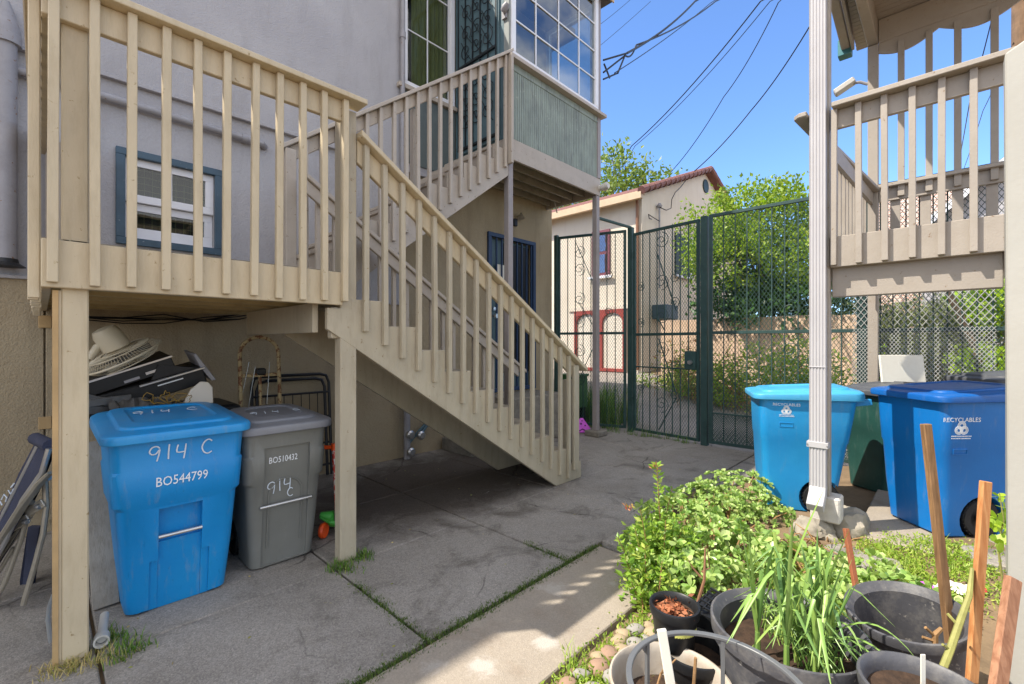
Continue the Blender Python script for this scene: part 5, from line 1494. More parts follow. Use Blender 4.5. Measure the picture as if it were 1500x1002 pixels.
# ================================================================ trees, hedge, far buildings
def E(u, v, d, rx, ry, rz):
    p = pd(u, v, d); return (p.x, p.y, p.z, rx, ry, rz)
p = pd(1110, 500, 11.3)
make_tree('maple_bush', 'bright green maple-like tree rising above the right fence', (p.x, p.y, gz(p.x, p.y)),
          [E(1050, 330, 11.3, .8, .8, .75), E(1100, 320, 11.4, 1.1, 1.1, .95), E(1150, 325, 11.2, .9, .9, 1.0), E(1150, 295, 11.2, .5, .5, .5), E(1075, 380, 11.0, 1.0, 1.0, .8), E(1140, 380, 11.0, 1.2, 1.1, .9), E(1032, 365, 11.2, .6, .6, .6), E(1200, 365, 11.3, .9, .9, 1.0)],
          380, 40, .15, .095, .062, M['lf_bush'], M['bark'], .09, 14, None, 'tree', .35)
p = pd(1100, 500, 11.6)
make_tree('ivy_bank', 'dark green ivy mass over the board fence under the bright tree', (p.x, p.y, gz(p.x, p.y)),
          [E(1060, 430, 11.4, .9, .8, .5), E(1120, 432, 11.0, .9, .8, .45), E(1180, 436, 10.6, .9, .8, .45), E(1130, 395, 11.6, 1.2, .8, .6), E(1160, 455, 10.4, .7, .5, .35), E(1090, 455, 10.8, .7, .5, .3)],
          260, 24, .12, .11, .08, M['lf_ivy'], M['bark'], .05, 6, None, 'ivy', .3)
p = pd(930, 500, 25)
make_tree('sparse_tree', "thin-leaved tree standing behind the neighbour's roof", (p.x, p.y, .9),
          [E(905, 262, 25, 1.5, 1.5, 1.5), E(945, 268, 25.5, 1.6, 1.4, 1.2), E(970, 275, 25, 1.2, 1.2, .9), E(900, 232, 25, .8, .8, .7), E(880, 290, 24.5, 1.5, 1.5, 1.0), E(930, 290, 25, 2, 1.5, 1.0)],
          210, 14, .26, .26, .12, M['lf_tree'], M['bark'], .16, 24, 'thin-leaved trees behind the tile roof', 'tree', .2)
p = pd(842, 500, 26)
make_tree('sparse_tree', 'small pale tree glimpsed left of the bay post above the tile roof', (p.x, p.y, .9),
          [E(842, 295, 26, 1.6, 1.4, 1.0), E(820, 300, 26, 1.2, 1.2, .8)], 90, 14, .26, .26, .12, M['lf_tree'], M['bark'], .14, 10, 'thin-leaved trees behind the tile roof', 'tree', .2)
t = None
for i, (u, d, zt, w_, mt, lb, nm) in enumerate(((1255, 10.2, 2.35, .9, 'lf_hedge', 'olive hedge bush seen through mesh left of the white board', 'hedge_bush'),
                                        (1345, 9.8, 2.45, 1.0, 'lf_hedge', 'olive hedge bush seen through mesh behind the white board', 'hedge_bush'),
                                        (1440, 9.4, 2.2, .9, 'lf_hedge', 'olive hedge bush seen through mesh above the dark grey lid', 'hedge_bush'),
                                        (1225, 10.6, 2.7, .8, 'lf_ivy', 'dark shrub behind the deck downspout', 'shrub'))):
    p = pd(u, 500, d); g0 = gz(p.x, p.y)
    make_tree(nm, lb, (p.x, p.y, g0), [(p.x, p.y, g0 + (zt - g0) * .55, w_, w_, (zt - g0) * .55), (p.x + .4, p.y - .5, g0 + (zt - g0) * .5, w_, w_, (zt - g0) * .5), (p.x - .1, p.y + .6, g0 + (zt - g0) * .45, w_, w_, (zt - g0) * .45)],
              420, 20, .09, .085, .035, M[mt], M['bark'], .05, 12, 'bushes behind the mesh panel', 'shrub', .35)
p = pd(1455, 500, 8.6)
make_tree('lime_shrub', 'bright lime leaved shrub at right under the deck beam', (p.x, p.y, gz(p.x, p.y)), [E(1450, 440, 8.6, .45, .45, .5), E(1480, 425, 8.7, .6, .6, .5), E(1435, 530, 8.2, .35, .35, .35)],
          130, 22, .09, .10, .07, M['lf_lime'], M['bark'], .05, 8, None, 'shrub', .3)
a, b = pd(1384, 418, 8.3), pd(1432, 515, 8.2)
tag(MB().tube([b + Vector((.1, .0, -.9)), b, a.lerp(b, .5) + Vector((.03, 0, .04)), a, a + (a - b) * .8], [.07, .06, .055, .05, .03], 8).build('leaning_trunk', M['bark'], None, smooth=True), 'dark bare trunk leaning diagonally behind the mesh under the deck', 'tree trunk')
# brick building and small grey house far right
t = thing('brick_building', 'pale pink brick building seen over the back rail of the deck', 'building', (22, -1, .9))
MB().box(22, 30, -8, 2.3, .8, 7.25).build('wall', M['brick'], t)
MB().box(21.9, 30.1, -8.1, 2.4, 7.251, 7.4).build('parapet', M['h2wall'], t)
for y in (.9, -.6):
    f = bx('window', M['white'], t, 21.93, 21.998, y - .5, y + .5, 3.6, 5.2)
    bx('pane', M['glassb'], f, 21.915, 21.928, y - .4, y + .4, 3.7, 5.1, 0)
t = thing('grey_house', 'grey house with white rake boards in front of the brick building', 'house', (17.5, -1.0, .9))
gx, y0, y1, ez, pk = 17.5, .55, -3.5, 4.8, 6.6
ym = (y0 + y1) / 2
MB().prism([(gx, y0, .8), (gx, y1, .8), (gx, y1, ez), (gx, ym, pk), (gx, y0, ez)], (4, 0, 0)).build('wall', M['wall'], t)
rm = MB()
for a_ in (y0, y1):
    s_ = 1 if a_ > ym else -1
    dz_ = (pk - ez) / abs(y0 - ym)
    rm.prism([(gx - .3, ym, pk + .02), (gx - .3, a_ + s_ * .4, ez + .02 - dz_ * .4), (gx - .3, a_ + s_ * .4, ez + .14 - dz_ * .4), (gx - .3, ym, pk + .14)], (4.6, 0, 0))
rm.build('roof', M['roof'], t)
rm = MB()
for a_ in (y0, y1):
    s_ = 1 if a_ > ym else -1; dz_ = (pk - ez) / abs(y0 - ym)
    rm.prism([(gx - .34, ym, pk - .12), (gx - .34, a_ + s_ * .4, ez - .12 - dz_ * .4), (gx - .34, a_ + s_ * .4, ez + .12 - dz_ * .4), (gx - .34, ym, pk + .12)], (.035, 0, 0))
rm.build('rake_board', M['white'], t)
f = bx('window', M['white'], t, gx - .05, gx - .002, -1.9, -.7, 3.2, 4.7)
bx('pane', M['glassb'], f, gx - .06, gx - .051, -1.8, -.8, 3.3, 4.6, 0)

# ================================================================ utility pole and overhead lines
p = pd(1497, 20, 13.0)
t = thing('utility_pole', 'weathered wooden utility pole at upper right behind the deck', 'utility pole', (p.x, p.y, .6))
MB().tube([(p.x, p.y, .3), (p.x, p.y, 14)], [.24, .2], 14).build('pole', M['utility'], t, smooth=True)
MB().tube([(p.x - .25, p.y + .1, 9.35), (p.x - .25, p.y + .3, 9.3), (p.x - .2, p.y + .45, 9.0)], .02, 6).build('bracket', M['cable'], t)
c = px(1470, 227, 20); 
def wire(name, label, pts, r_, sag=0.12):
    P3 = []
    for (a, b) in zip(pts[:-1], pts[1:]):
        for k in range(12):
            f = k / 12
            P3.append(a.lerp(b, f) - Vector((0, 0, sag * 4 * f * (1 - f))))
    P3.append(pts[-1])
    tag(MB().tube(P3, r_, 5).build(name, M['cable'], None), label, 'overhead line', 'overhead lines across the sky')
an = Vector((BX1 + .02, BY + .15, 0)); an.z = pd(884, 100, 7.62).z
wire('overhead_line', 'thick black service cable running up from the bay corner bracket', [pd(918, 76, 8.2), pd(1018, 0, 11), pd(1120, -80, 14)], .022, .1)
wire('overhead_line', 'second black service cable just below the thick one', [pd(916, 79, 8.2), pd(932, 64, 8.6), pd(1048, 0, 11.5), pd(1150, -66, 14)], .016, .1)
wire('overhead_line', 'thin wire lowest of the bundle leaving the bay corner bracket', [pd(900, 105, 8.0), pd(1040, 3, 11.5), pd(1150, -80, 14)], .009, .06)
wire('overhead_line', 'faint thin wire highest beside the bay window', [pd(880, 33, 16), pd(925, -4, 17)], .008, .02)
wire('overhead_line', 'faint thin wire second highest beside the bay window', [pd(880, 64, 16), pd(953, 0, 17)], .008, .02)
wire('overhead_line', 'black line from the sparse tree top to the upper sky, left of a close pair', [pd(880, 262, 30), pd(925, 212, 28), pd(1114, 0, 19), pd(1200, -100, 16)], .028, .35)
wire('overhead_line', 'thinner black line right of a close pair above the sparse tree', [pd(884, 264, 30), pd(930, 212, 28), pd(1128, 0, 19), pd(1210, -96, 16)], .018, .35)
wire('overhead_line', "single line from beyond the roof eave to the middle of the sky", [pd(978, 255, 26), pd(1060, 140, 22), pd(1140, 2, 18), pd(1190, -90, 15)], .02, .25)
wire('overhead_line', "service drop from the neighbour's gable to behind the deck post", [py(1012, 253, HY - .14), pd(1100, 160, 15), pd(1190, 30, 12), pd(1240, -60, 11)], .018, .12)
wire('overhead_line', 'steep wire seen between the deck slats on the left', [pd(1400, 260, 18), pd(1420, 150, 14), pd(1452, 30, 12), pd(1465, -30, 11)], .013, .05)
wire('overhead_line', 'steep wire seen between the deck slats on the right', [pd(1412, 245, 18), pd(1440, 160, 15), pd(1485, 60, 13)], .010, .05)
t = thing('cable_bracket', 'black triangular cable anchor on the outer corner of the bay', 'bracket', (BX1, BY, 6.0))
for (a, b) in (((884, 86), (918, 76)), ((884, 104), (916, 79)), ((884, 114), (905, 105)), ((905, 105), (916, 78)), ((885, 92), (893, 112))):
    MB().tube([pd(a[0], a[1], 7.7), pd(b[0], b[1], 8.1)], .016, 6).build('strand', M['cable'], t)
# ================================================================ raised deck at right
D_ = M['deckp']
FX, BXK = 4.23, 6.90                      # front and back planes
dk = thing('raised_deck', 'grey-beige raised wooden deck with railing, slat screen and roof above the blue bins', 'deck', (FX, .7, 0))
bx('post', D_, dk, FX, FX + .09, .665, .80, .36, 5.35, .006)
bx('post', D_, dk, BXK - .05, BXK + .04, .60, .70, 0, 5.08, .006)
bx('post', M['nearp'], dk, FX - .005, FX + .09, -.42, -.262, .02, 3.325, .008)
bx('rim', D_, dk, FX - .0, FX + .04, -.255, .66, 2.13, 2.365, .004)
bx('beam', D_, dk, FX + .068, FX + .15, -.255, .66, 1.905, 2.20, .006)
bx('beam', D_, dk, FX + 1.365, FX + 1.45, -1.6, .70, 2.12, 2.328, .006)
mb = MB()
for k in range(9): mb.box(FX + .045 + .147 * k, FX + .045 + .147 * k + .14, -1.6 + (1.345 if k < 1 else 0), .664 if k < 1 else .74, 2.33, 2.365)
mb.build('deck_boards', D_, dk)
mb = MB()
for k in range(6): mb.box(FX + .135, FX + 1.36, -1.3 + .36 * k, -1.26 + .36 * k, 2.15, 2.328)
mb.build('joist', D_, dk)
bx('rim', D_, dk, FX + .095, FX + 1.5, .755, .795, 2.13, 2.365, .004)
MB().box(FX - .085, FX + .07, -.8, .64, 3.332, 3.37).build('handrail', D_, dk, bevel=.005)
bx('rail_board', D_, dk, FX, FX + .038, -.255, .66, 3.19, 3.331)
for k in range(6):
    y = .635 - .1506 * k
    bx('baluster', D_, dk, FX - .0385, FX - .0005, y - .0195, y + .0195, 2.142, 3.331, .003)
    if 0 < k: pass
MB().prism([(FX - .06, .86, 3.332), (FX - .02, .90, 3.332), (BXK - .06, .72, 3.332), (BXK - .06, .58, 3.332), (FX + .095, .70, 3.332), (FX + .095, .665, 3.332), (FX + .095, .81, 3.332), (FX - .06, .81, 3.332)][:4] + [(FX + .1, .805, 3.332), (FX - .06, .805, 3.332)], (0, 0, .038)).build('handrail', D_, dk, bevel=.006)
MB().prism([(FX + .095, .765, 3.19), (BXK - .06, .645, 3.19), (BXK - .06, .645, 3.331), (FX + .095, .765, 3.331)], (0, .036, 0)).build('rail_board', D_, dk)
for k in range(15):
    x = FX + .22 + .16 * k; y = .80 - (x - FX) * .045
    bx('baluster', D_, dk, x - .0195, x + .0195, y + .002, y + .04, 2.18, 3.331, .003)
# back slat screen, rail and header
MB().box(BXK - .10, BXK + .05, -1.6, .595, 3.36, 3.398).build('handrail', D_, dk, bevel=.005)
bx('rail_board', D_, dk, BXK - .02, BXK + .018, -1.6, .598, 3.21, 3.359)
for u in (1320, 1361, 1403, 1457):
    y = px(u, 200, BXK - .05).y
    bx('slat', D_, dk, BXK - .06, BXK - .0205, y - .03, y + .03, 3.24, 5.02, .003)
for k in range(7):
    y = .45 - .26 * k
    bx('baluster', D_, dk, BXK + .0185, BXK + .057, y - .045, y + .045, 2.4, 3.26, .003)
bx('header', D_, dk, BXK - .04, BXK + .03, -2.0, .60, 5.09, 5.36, .005)
sc = [(.598, 5.089)]
n_ = 60
for k in range(n_ + 1):
    y = .598 - 2.6 * k / n_
    sc.append((y, 5.085 - .055 - .12 * abs(math.sin(PI * (k / n_ * 2.6 + .1) / .62))))
sc.append((-2.002, 5.089))
MB().prism([(BXK - .03, a, b) for a, b in sc], (.025, 0, 0)).build('scalloped_trim', D_, dk)
# roof: planked soffit, edge beam, gutter
mb = MB()
for k in range(34):
    x = FX + .3 + .085 * k
    mb.box(x + .003, x + .082, -2.2, .715 + .045 * (x - FX + .3), 5.37, 5.39)
mb.box(FX + .3, BXK + .25, -2.2, .72, 5.392, 5.41)
mb.build('soffit', D_, dk)
bx('edge_beam', D_, dk, FX + .092, BXK + .05, .605, .70, 5.09, 5.368, .006)
MB().prism([(FX - .3, .72, 5.26), (BXK + .25, .86, 5.26), (BXK + .25, .86, 5.44), (FX - .3, .72, 5.44)], (0, .03, 0)).build('fascia', D_, dk, bevel=.004)
MB().box(FX - .3, BXK + .3, -2.2, .84, 5.45, 5.5).build('roof', M['roof'], dk)
mb = MB().prism([(FX - .3, .78, 5.28), (BXK + .2, .90, 5.28), (BXK + .2, .90, 5.40), (FX - .3, .78, 5.40)], (0, .09, 0))
gt = mb.build('gutter', M['deckp'], dk, bevel=.008)
MB().box(BXK + .2, BXK + .34, .89, 1.03, 5.22, 5.43).build('end_cap', M['teal'], gt, bevel=.006)
# pier, rocks
bx('pier_block', M['whitepier'], dk, FX - .02, FX + .15, .595, .79, .16, .358, .012)
def rock(name, label, c, r, mat, seed, group='rocks round the deck pier', sz=(1, 1, .7)):
    r_ = random.Random(seed)
    bm = bmesh.new(); bmesh.ops.create_icosphere(bm, subdivisions=4, radius=1)
    cuts_ = [(Vector((r_.gauss(0, 1), r_.gauss(0, 1), r_.gauss(0, .8))).normalized(), r_.uniform(.62, .85)) for _ in range(9)]
    for v in bm.verts:
        for nn_, d_ in cuts_:
            e = v.co.dot(nn_) - d_
            if e > 0: v.co -= nn_ * e
        v.co += v.co * (.04 * math.sin(9 * v.co.x + 7 * v.co.y + 5 * v.co.z + seed) + .03 * math.sin(23 * v.co.x - 17 * v.co.y + 2 * seed) + .022 * math.sin(31 * v.co.z + 27 * v.co.y + seed))
        v.co = Vector((v.co.x * r * sz[0], v.co.y * r * sz[1], v.co.z * r * sz[2]))
    mb = MB().add([v.co + Vector(c) for v in bm.verts], [tuple(v.index for v in f.verts) for f in bm.faces])
    bm.free()
    return tag(mb.build(name, mat, None, smooth=True), label, 'rock', group)
c = pd(1240, 770, 3.66); rock('rock', 'large flat-topped rock under the deck post pier, right of the downspout foot', (c.x, c.y + .0, .06), .22, M['granite'], 3, sz=(1, .95, .75))
c = pd(1188, 765, 3.62); rock('rock', 'rough pale rock left of the downspout foot', (c.x, c.y, .05), .16, M['granite'], 8, sz=(1, 1, .9))
c = pd(1216, 790, 3.5); rock('rock', 'small low rock in front of the downspout foot', (c.x, c.y, .02), .10, M['granite'], 12)
# rectangular downspout
t = thing('square_downspout', 'pinkish white ribbed rectangular downspout strapped to the front deck post', 'downspout', (FX - .04, .73, .3))
def corr(z0, z1, x=FX - .042, y0=.678, y1=.782):
    n = 15; P = []
    for k in range(n + 1):
        y = y1 + (y0 - y1) * k / n
        P.append((x - .036 + (.006 if k % 3 == 1 else 0), y, z0))
    P += [(x + .036, y0, z0), (x + .036, y1, z0)]
    return MB().prism(P, (0, 0, z1 - z0))
corr(.44, 5.26).build('pipe', M['gut'], t)
MB().prism([(FX - .08, .676, .44), (FX - .004, .676, .44), (FX - .03, .676, .36), (FX - .15, .676, .27), (FX - .19, .676, .33), (FX - .10, .676, .40)], (0, .108, 0)).build('elbow', M['gut'], t, bevel=.004)
bx('strap', M['gut'], t, FX - .086, FX - .003, .66, .80, .74, .785, .002)
corr_ = None
for z in (.7625,):
    for y in (.665, .795):
        MB().lathe([(.006, 0), (.006, .005)], 8, (FX - .087, y, z), Matrix.Rotation(R(-90), 3, 'Y')).build('screw', M['silver'], t)
bx('seam', M['gut'], t, FX - .0825, FX - .004, .674, .786, 1.36, 1.366, .001)
t = thing('flood_lamp', 'small grey floodlight on an arm from the back deck post', 'lamp', (BXK, .7, 4.6))
p0 = Vector((BXK, .705, 4.66)); p1 = px(1249, 120, BXK - .02)
MB().tube([p0, p0.lerp(p1, .5) + Vector((0, 0, .02)), p1], .018, 8).build('arm', M['pipe'], t, smooth=True)
MB().beam(p1 + Vector((0, -.02, .03)), p1 + Vector((-.02, .18, -.07)), .12, .07).build('lamp_head', M['lamp'], t, bevel=.012)
# bright corner post close to the camera at the right edge
c0 = pd(1478, 700, 2.0); c0.z = 0
prof = [(0.0, -.02), (-.16, -.02), (-.16, 2.93), (.012, 2.83)]
o = MB().prism([c0 + Vector((0, a, b)) for a, b in prof], (.09, 0, 0)).build('white_post', M['nearp'], None, bevel=.006)
tag(o, 'broad white painted post cut off by the right edge of the photo', 'post')

# ================================================================ garden bed
def gh(X, Y):
    b = .012 * math.sin(3.1 * X + 1.3 * Y) + .010 * math.sin(5.3 * Y - 2.2 * X)
    return .0 + b + .075 * min(1, max(0, (1.2 - Y) / 1.2)) * min(1, max(0, (X - 2.6) / 1.4))
mb = MB(); xs_ = [.4 + .12 * k for k in range(56)]; ys_ = [-3.2 + .12 * k for k in range(42)]
ix = {}
for i, X in enumerate(xs_):
    for j, Y in enumerate(ys_):
        ix[i, j] = len(mb.v); mb.v.append((X, Y, gh(X, Y) - .012))
for i in range(len(xs_) - 1):
    for j in range(len(ys_) - 1):
        mx, my = xs_[i + 1], ys_[j + 1]
        if my > (1.34 if mx < 2.98 else 1.62): continue
        mb.f.append((ix[i, j], ix[i + 1, j], ix[i + 1, j + 1], ix[i, j + 1]))
tag(mb.build('garden_bed', M['dirt'], None, loc=(0, 0, 0), smooth=True), kind='structure')
def GG(u, v):
    p = gp(u, v, .02)
    return Vector((p.x, p.y, gh(p.x, p.y) - .01))
# slabs under the bins and stepping stones
a = pd(1385, 790, 3.66)
o = MB().box(4.35, 6.2, -1.0, .52, .0, .078).build('bin_slab', M['concs'], None, bevel=.01); tag(o, kind='structure')
p = GG(918, 806)
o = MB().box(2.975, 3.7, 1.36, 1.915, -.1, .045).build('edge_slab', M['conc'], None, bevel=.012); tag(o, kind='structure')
for i, (u, v, w_, d_, rz_) in enumerate(((1455, 835, .30, .26, .3), (1250, 822, .34, .2, .8), (1300, 835, .22, .16, .2))):
    p = GG(u, v)
    m_ = MB().loft([rr(w_, d_, 0, 0, 0, .04), rr(w_, d_, .04, 0, 0, .04), rr(w_ - .02, d_ - .02, .05, 0, 0, .04)]).xf(Matrix.Translation(p + Vector((0, 0, -.01))) @ Matrix.Rotation(rz_, 4, 'Z'))
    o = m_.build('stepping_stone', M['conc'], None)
    tag(o, ('grey stepping stone near the white edge post', 'grey stepping stone before the large flat-topped rock', 'small grey stepping stone between weeds before the deep blue bin')[i], 'stepping stone', 'stepping stones in the garden')

# ---------------------------------------------------------------- pots
def pot(label, c, zr, r, hgt, mat, soil=None, taper=.8, lip=.03, tilt=None, name='plant_pot', th=.006, rimh=.045, ribs=0):
    """c: centre (x, y); zr: rim height"""
    t = thing(name, label, 'pot', (c[0], c[1], zr - hgt), 'pots in the garden bed')
    rb = r * taper
    prof = [(rb * .9, 0), (rb, .01), (rb + (r - lip * .6 - rb) * .5, hgt * .5), (r - lip * .6, hgt - rimh), (r, hgt - rimh + .003), (r + .004, hgt - .008), (r + .002, hgt), (r - .006, hgt + .002), (r - .012, hgt - .004)]
    n_in = 10
    for k in range(n_in):
        f = k / (n_in - 1)
        rad = r - .012 - lip * .6 - f * (r - lip * .6 - rb)
        prof.append((rad + (.002 if (ribs and k % 2) else 0), hgt - .03 - f * (hgt - .05)))
    Mt = Matrix.Translation(Vector((c[0], c[1], zr - hgt)))
    if tilt: Mt = Mt @ Matrix.Rotation(tilt[0], 4, 'X') @ Matrix.Rotation(tilt[1], 4, 'Y')
    MB().lathe(prof, 48).xf(Mt).build('shell', mat, t, smooth=True)
    if soil is not None:
        zs = hgt - soil; rs = rb + (r - lip * .6 - rb) * (zs / hgt) - .012
        mb = MB(); rr_ = random.Random(int(c[0] * 999))
        rings = []
        for q in (1, .75, .5, .25):
            rings.append([Vector((rs * q * math.cos(2 * PI * k / 28), rs * q * math.sin(2 * PI * k / 28), zs + (rr_.uniform(-.012, .012) if q < 1 else 0))) for k in range(28)])
        mb.loft(rings, False, True).xf(Mt)
        mb.build('soil', M['soil'], t, smooth=True)
    return t
c = pd(1152, 915, 1.875); ON = c.copy()
pot('large faded black pot full of leek plants', (c.x, c.y), .385, .285, .42, M['pot'], .12, .82, .04, rimh=.06, ribs=1)
c = pd(1347, 915, 1.98)
pot('large black pot tilted open with two wooden stakes in it', (c.x, c.y), .40, .215, .38, M['pot'], .30, .8, .035, (R(-7), R(-9)), ribs=1)
c = pd(1356, 1000, 1.46)
pot('black pot of earth at the bottom edge before the staked pot', (c.x, c.y), .44, .175, .40, M['pot'], .05, .85, .02)
P3 = c.copy()
c = pd(988, 882, 2.07)
t = pot('small black pot of bark chips with yellow tape stacked on another pot', (c.x, c.y), .36, .107, .19, M['potnew'], .035, .78, .012)
mb = MB(); ch = []
Pc = np.array([[c.x + rnd.gauss(0, .038), c.y + rnd.gauss(0, .038), .33 + rnd.uniform(0, .022)] for _ in range(120)])
tag(leaves_build('mulch', M['woodchip'], [leaf_arrays(Pc, nrg.normal(size=(120, 3)) * np.array([1, 1, .35]), .035, .018, .05)], t), kind='stuff')
tp = MB()
for k in range(10):
    a0, a1 = R(205 + 7 * k), R(205 + 7 * (k + 1)); rad = .0985
    tp.add([(c.x + rad * math.cos(a), c.y + rad * math.sin(a), z) for a, z in ((a0, .262), (a1, .266), (a1, .29), (a0, .286))], [(0, 1, 2, 3)])
tp.build('tape', M['tape'], t)
c2 = pd(1018, 935, 2.02)
pot('black nursery pot under the small bark-chip pot', (c2.x, c2.y), .20, .15, .21, M['potnew'], .06, .8, .014)
c = pd(1052, 905, 2.2)
mb = MB()
for k in range(5):
    mb.beam((c.x - .09 + .045 * k, c.y - .07, .27), (c.x - .09 + .045 * k, c.y + .07, .30), .008, .008).beam((c.x - .1, c.y - .07 + .035 * k, .29 - .0), (c.x + .1, c.y - .07 + .035 * k, .285), .008, .008)
mb.box(c.x - .105, c.x + .105, c.y - .085, c.y + .085, .02, .262)
tag(mb.build('nursery_tray', M['potnew'], None), 'black slotted nursery tray between the bark-chip pot and the leek pot', 'tray')
c = pd(982, 1000, 1.80)
WP = c.copy()
t = pot('weathered white planter with dead twigs at the bottom edge', (c.x, c.y), .21, .235, .22, M['planter'], .12, .84, .012, name='white_planter', rimh=.02)
MB().tube([(c.x - .05, c.y + .06, .09), (c.x + .02, c.y + .05, .20), (c.x + .05, c.y - .0, .27)], [.006, .005, .003], 6).tube([(c.x + .02, c.y + .05, .20), (c.x + .01, c.y + .02, .26)], [.004, .003], 5).tube([(c.x + .09, c.y - .05, .08), (c.x + .10, c.y - .06, .28)], [.007, .006], 6).tube([(c.x - .10, c.y - .0, .08), (c.x - .13, c.y + .02, .24)], [.003, .002], 5).build('twigs', M['twig'], t, smooth=True)
# grey hoop plant support
c = pd(1050, 1004, 1.45)
t = thing('plant_hoop', 'grey plastic ring plant support standing before the leek pot', 'plant support', (c.x, c.y, 0))
ring = [(c.x + .27 * math.cos(2 * PI * k / 64), c.y + .27 * math.sin(2 * PI * k / 64), .45) for k in range(64)]
vs, fs = [], []
for k in range(64):
    a = 2 * PI * k / 64
    for rd, z in ((.262, .444), (.282, .444), (.282, .456), (.262, .456)):
        vs.append((c.x + rd * math.cos(a), c.y + rd * math.sin(a), z))
for k in range(64):
    k2 = (k + 1) % 64
    for q_ in range(4): fs.append((k * 4 + q_, k2 * 4 + q_, k2 * 4 + (q_ + 1) % 4, k * 4 + (q_ + 1) % 4))
MB().add(vs, fs).build('ring', M['hoop'], t, bevel=.002)
base_a = math.atan2(CFy, CFx)
for da in (.62, -.50, 2.2, -2.0):
    a = base_a + da
    x, y = c.x + .27 * math.cos(a), c.y + .27 * math.sin(a)
    MB().beam((x, y, .0), (x, y, .443), .014, .012, (math.cos(a), math.sin(a), 0)).prism([(x, y, .40), (x, y, .443), (x - .03 * math.sin(a), y + .03 * math.cos(a), .443)], (.008 * math.cos(a), .008 * math.sin(a), 0)).build('leg', M['hoop'], t)
a, b = pd(969, 920, 1.52), pd(992, 1060, 1.50)
t = MB().beam(b, a, .030, .014, (CFx, CFy, 0)).build('plant_marker', M['boardw'], None, bevel=.002)
tag(t, 'white flat plant marker stake leaning beside the grey hoop', 'plant marker')
# stakes
def stake(label, u0, v0, u1, v1, d0, d1, w_, h_, mat, name='wooden_stake'):
    a, b = pd(u0, v0, d0), pd(u1, v1, d1)
    b = b + (b - a).normalized() * .03
    o = MB().beam(b, a, w_, h_, (CFx, CFy, 0)).build(name, mat, None, bevel=.003)
    return tag(o, label, 'stake', 'wooden stakes in the garden bed')
stake('tall weathered brown stake leaning left out of the tilted black pot', 1356, 619, 1394, 952, 2.02, 1.95, .036, .026, M['stake1'])
stake('fresh orange wooden stake standing right of the tall brown stake', 1444, 703, 1424, 985, 1.78, 1.72, .038, .020, M['stake2'])
stake('reddish wooden stake leaning against the white edge post', 1484, 845, 1458, 1030, 1.62, 1.5, .050, .024, M['stake3'])
stake('short terracotta coloured stake among the succulents behind the leek pot', 1239, 772, 1262, 905, 2.45, 2.3, .026, .022, M['terra'])
pts = [pd(1424, 830, 1.75), pd(1420, 870, 1.72), pd(1404, 915, 1.68), pd(1392, 950, 1.64), pd(1368, 1010, 1.58)]
t = MB().tube(pts, [.006, .010, .012, .012, .013], 7).tube([pts[2], pts[2] + Vector((.01, .03, .03))], .005, 5).tube([pts[3], pts[3] + Vector((-.02, .02, .02))], .005, 5).build('rose_cane', M['greentwig'], None, smooth=True)
tag(t, 'pruned green cane with knots tied to the fresh orange stake', 'cane')
b = pd(1370, 948, 1.92)
t = MB().tube([b + Vector((0, 0, -.1)), b, b + Vector((.0, 0, .06)), b + Vector((.02, -.02, .085))], [.012, .011, .011, .008], 7).tube([b + Vector((0, 0, .05)), b + Vector((-.02, .03, .085))], .007, 6).tube([b + Vector((0, 0, .03)), b + Vector((-.02, .04, .04))], .006, 6).build('cut_stem', M['twig'], None, smooth=True)
tag(t, 'stubby cut stem inside the tilted black pot', 'stem')
b = pd(1352, 990, 1.50)
tag(MB().beam(b + Vector((0, 0, -.06)), b + Vector((0, 0, .075)), .014, .004, (CFx, CFy, 0)).build('plant_label', M['boardw'], None), 'small white plant label in the pot of earth at the bottom edge', 'plant label')
p = GG(1402, 872)
t = thing('paper_bag', 'flattened white bag with coloured corner lying in the weeds behind the stakes', 'bag', p)
ex = Vector((CRx, CRy, 0)); ey = Vector((CFx, CFy, 0))
Mx = frame_M(p + Vector((0, 0, .03)), ex, ey)
mb = MB(); pts = []
for i in range(9):
    for j in range(4): pts.append((-.16 + .04 * i, -.05 + .035 * j, .02 * math.sin(i * 1.3 + j) + rnd.uniform(0, .012)))
mb.add(pts, [(i * 4 + j, (i + 1) * 4 + j, (i + 1) * 4 + j + 1, i * 4 + j + 1) for i in range(8) for j in range(3)])
mb.xf(Mx).build('sheet', M['boardw'], t, smooth=True)
MB().box(-.19, -.155, -.05, .06, .0, .02).xf(Mx).build('corner', M['purple'], t)

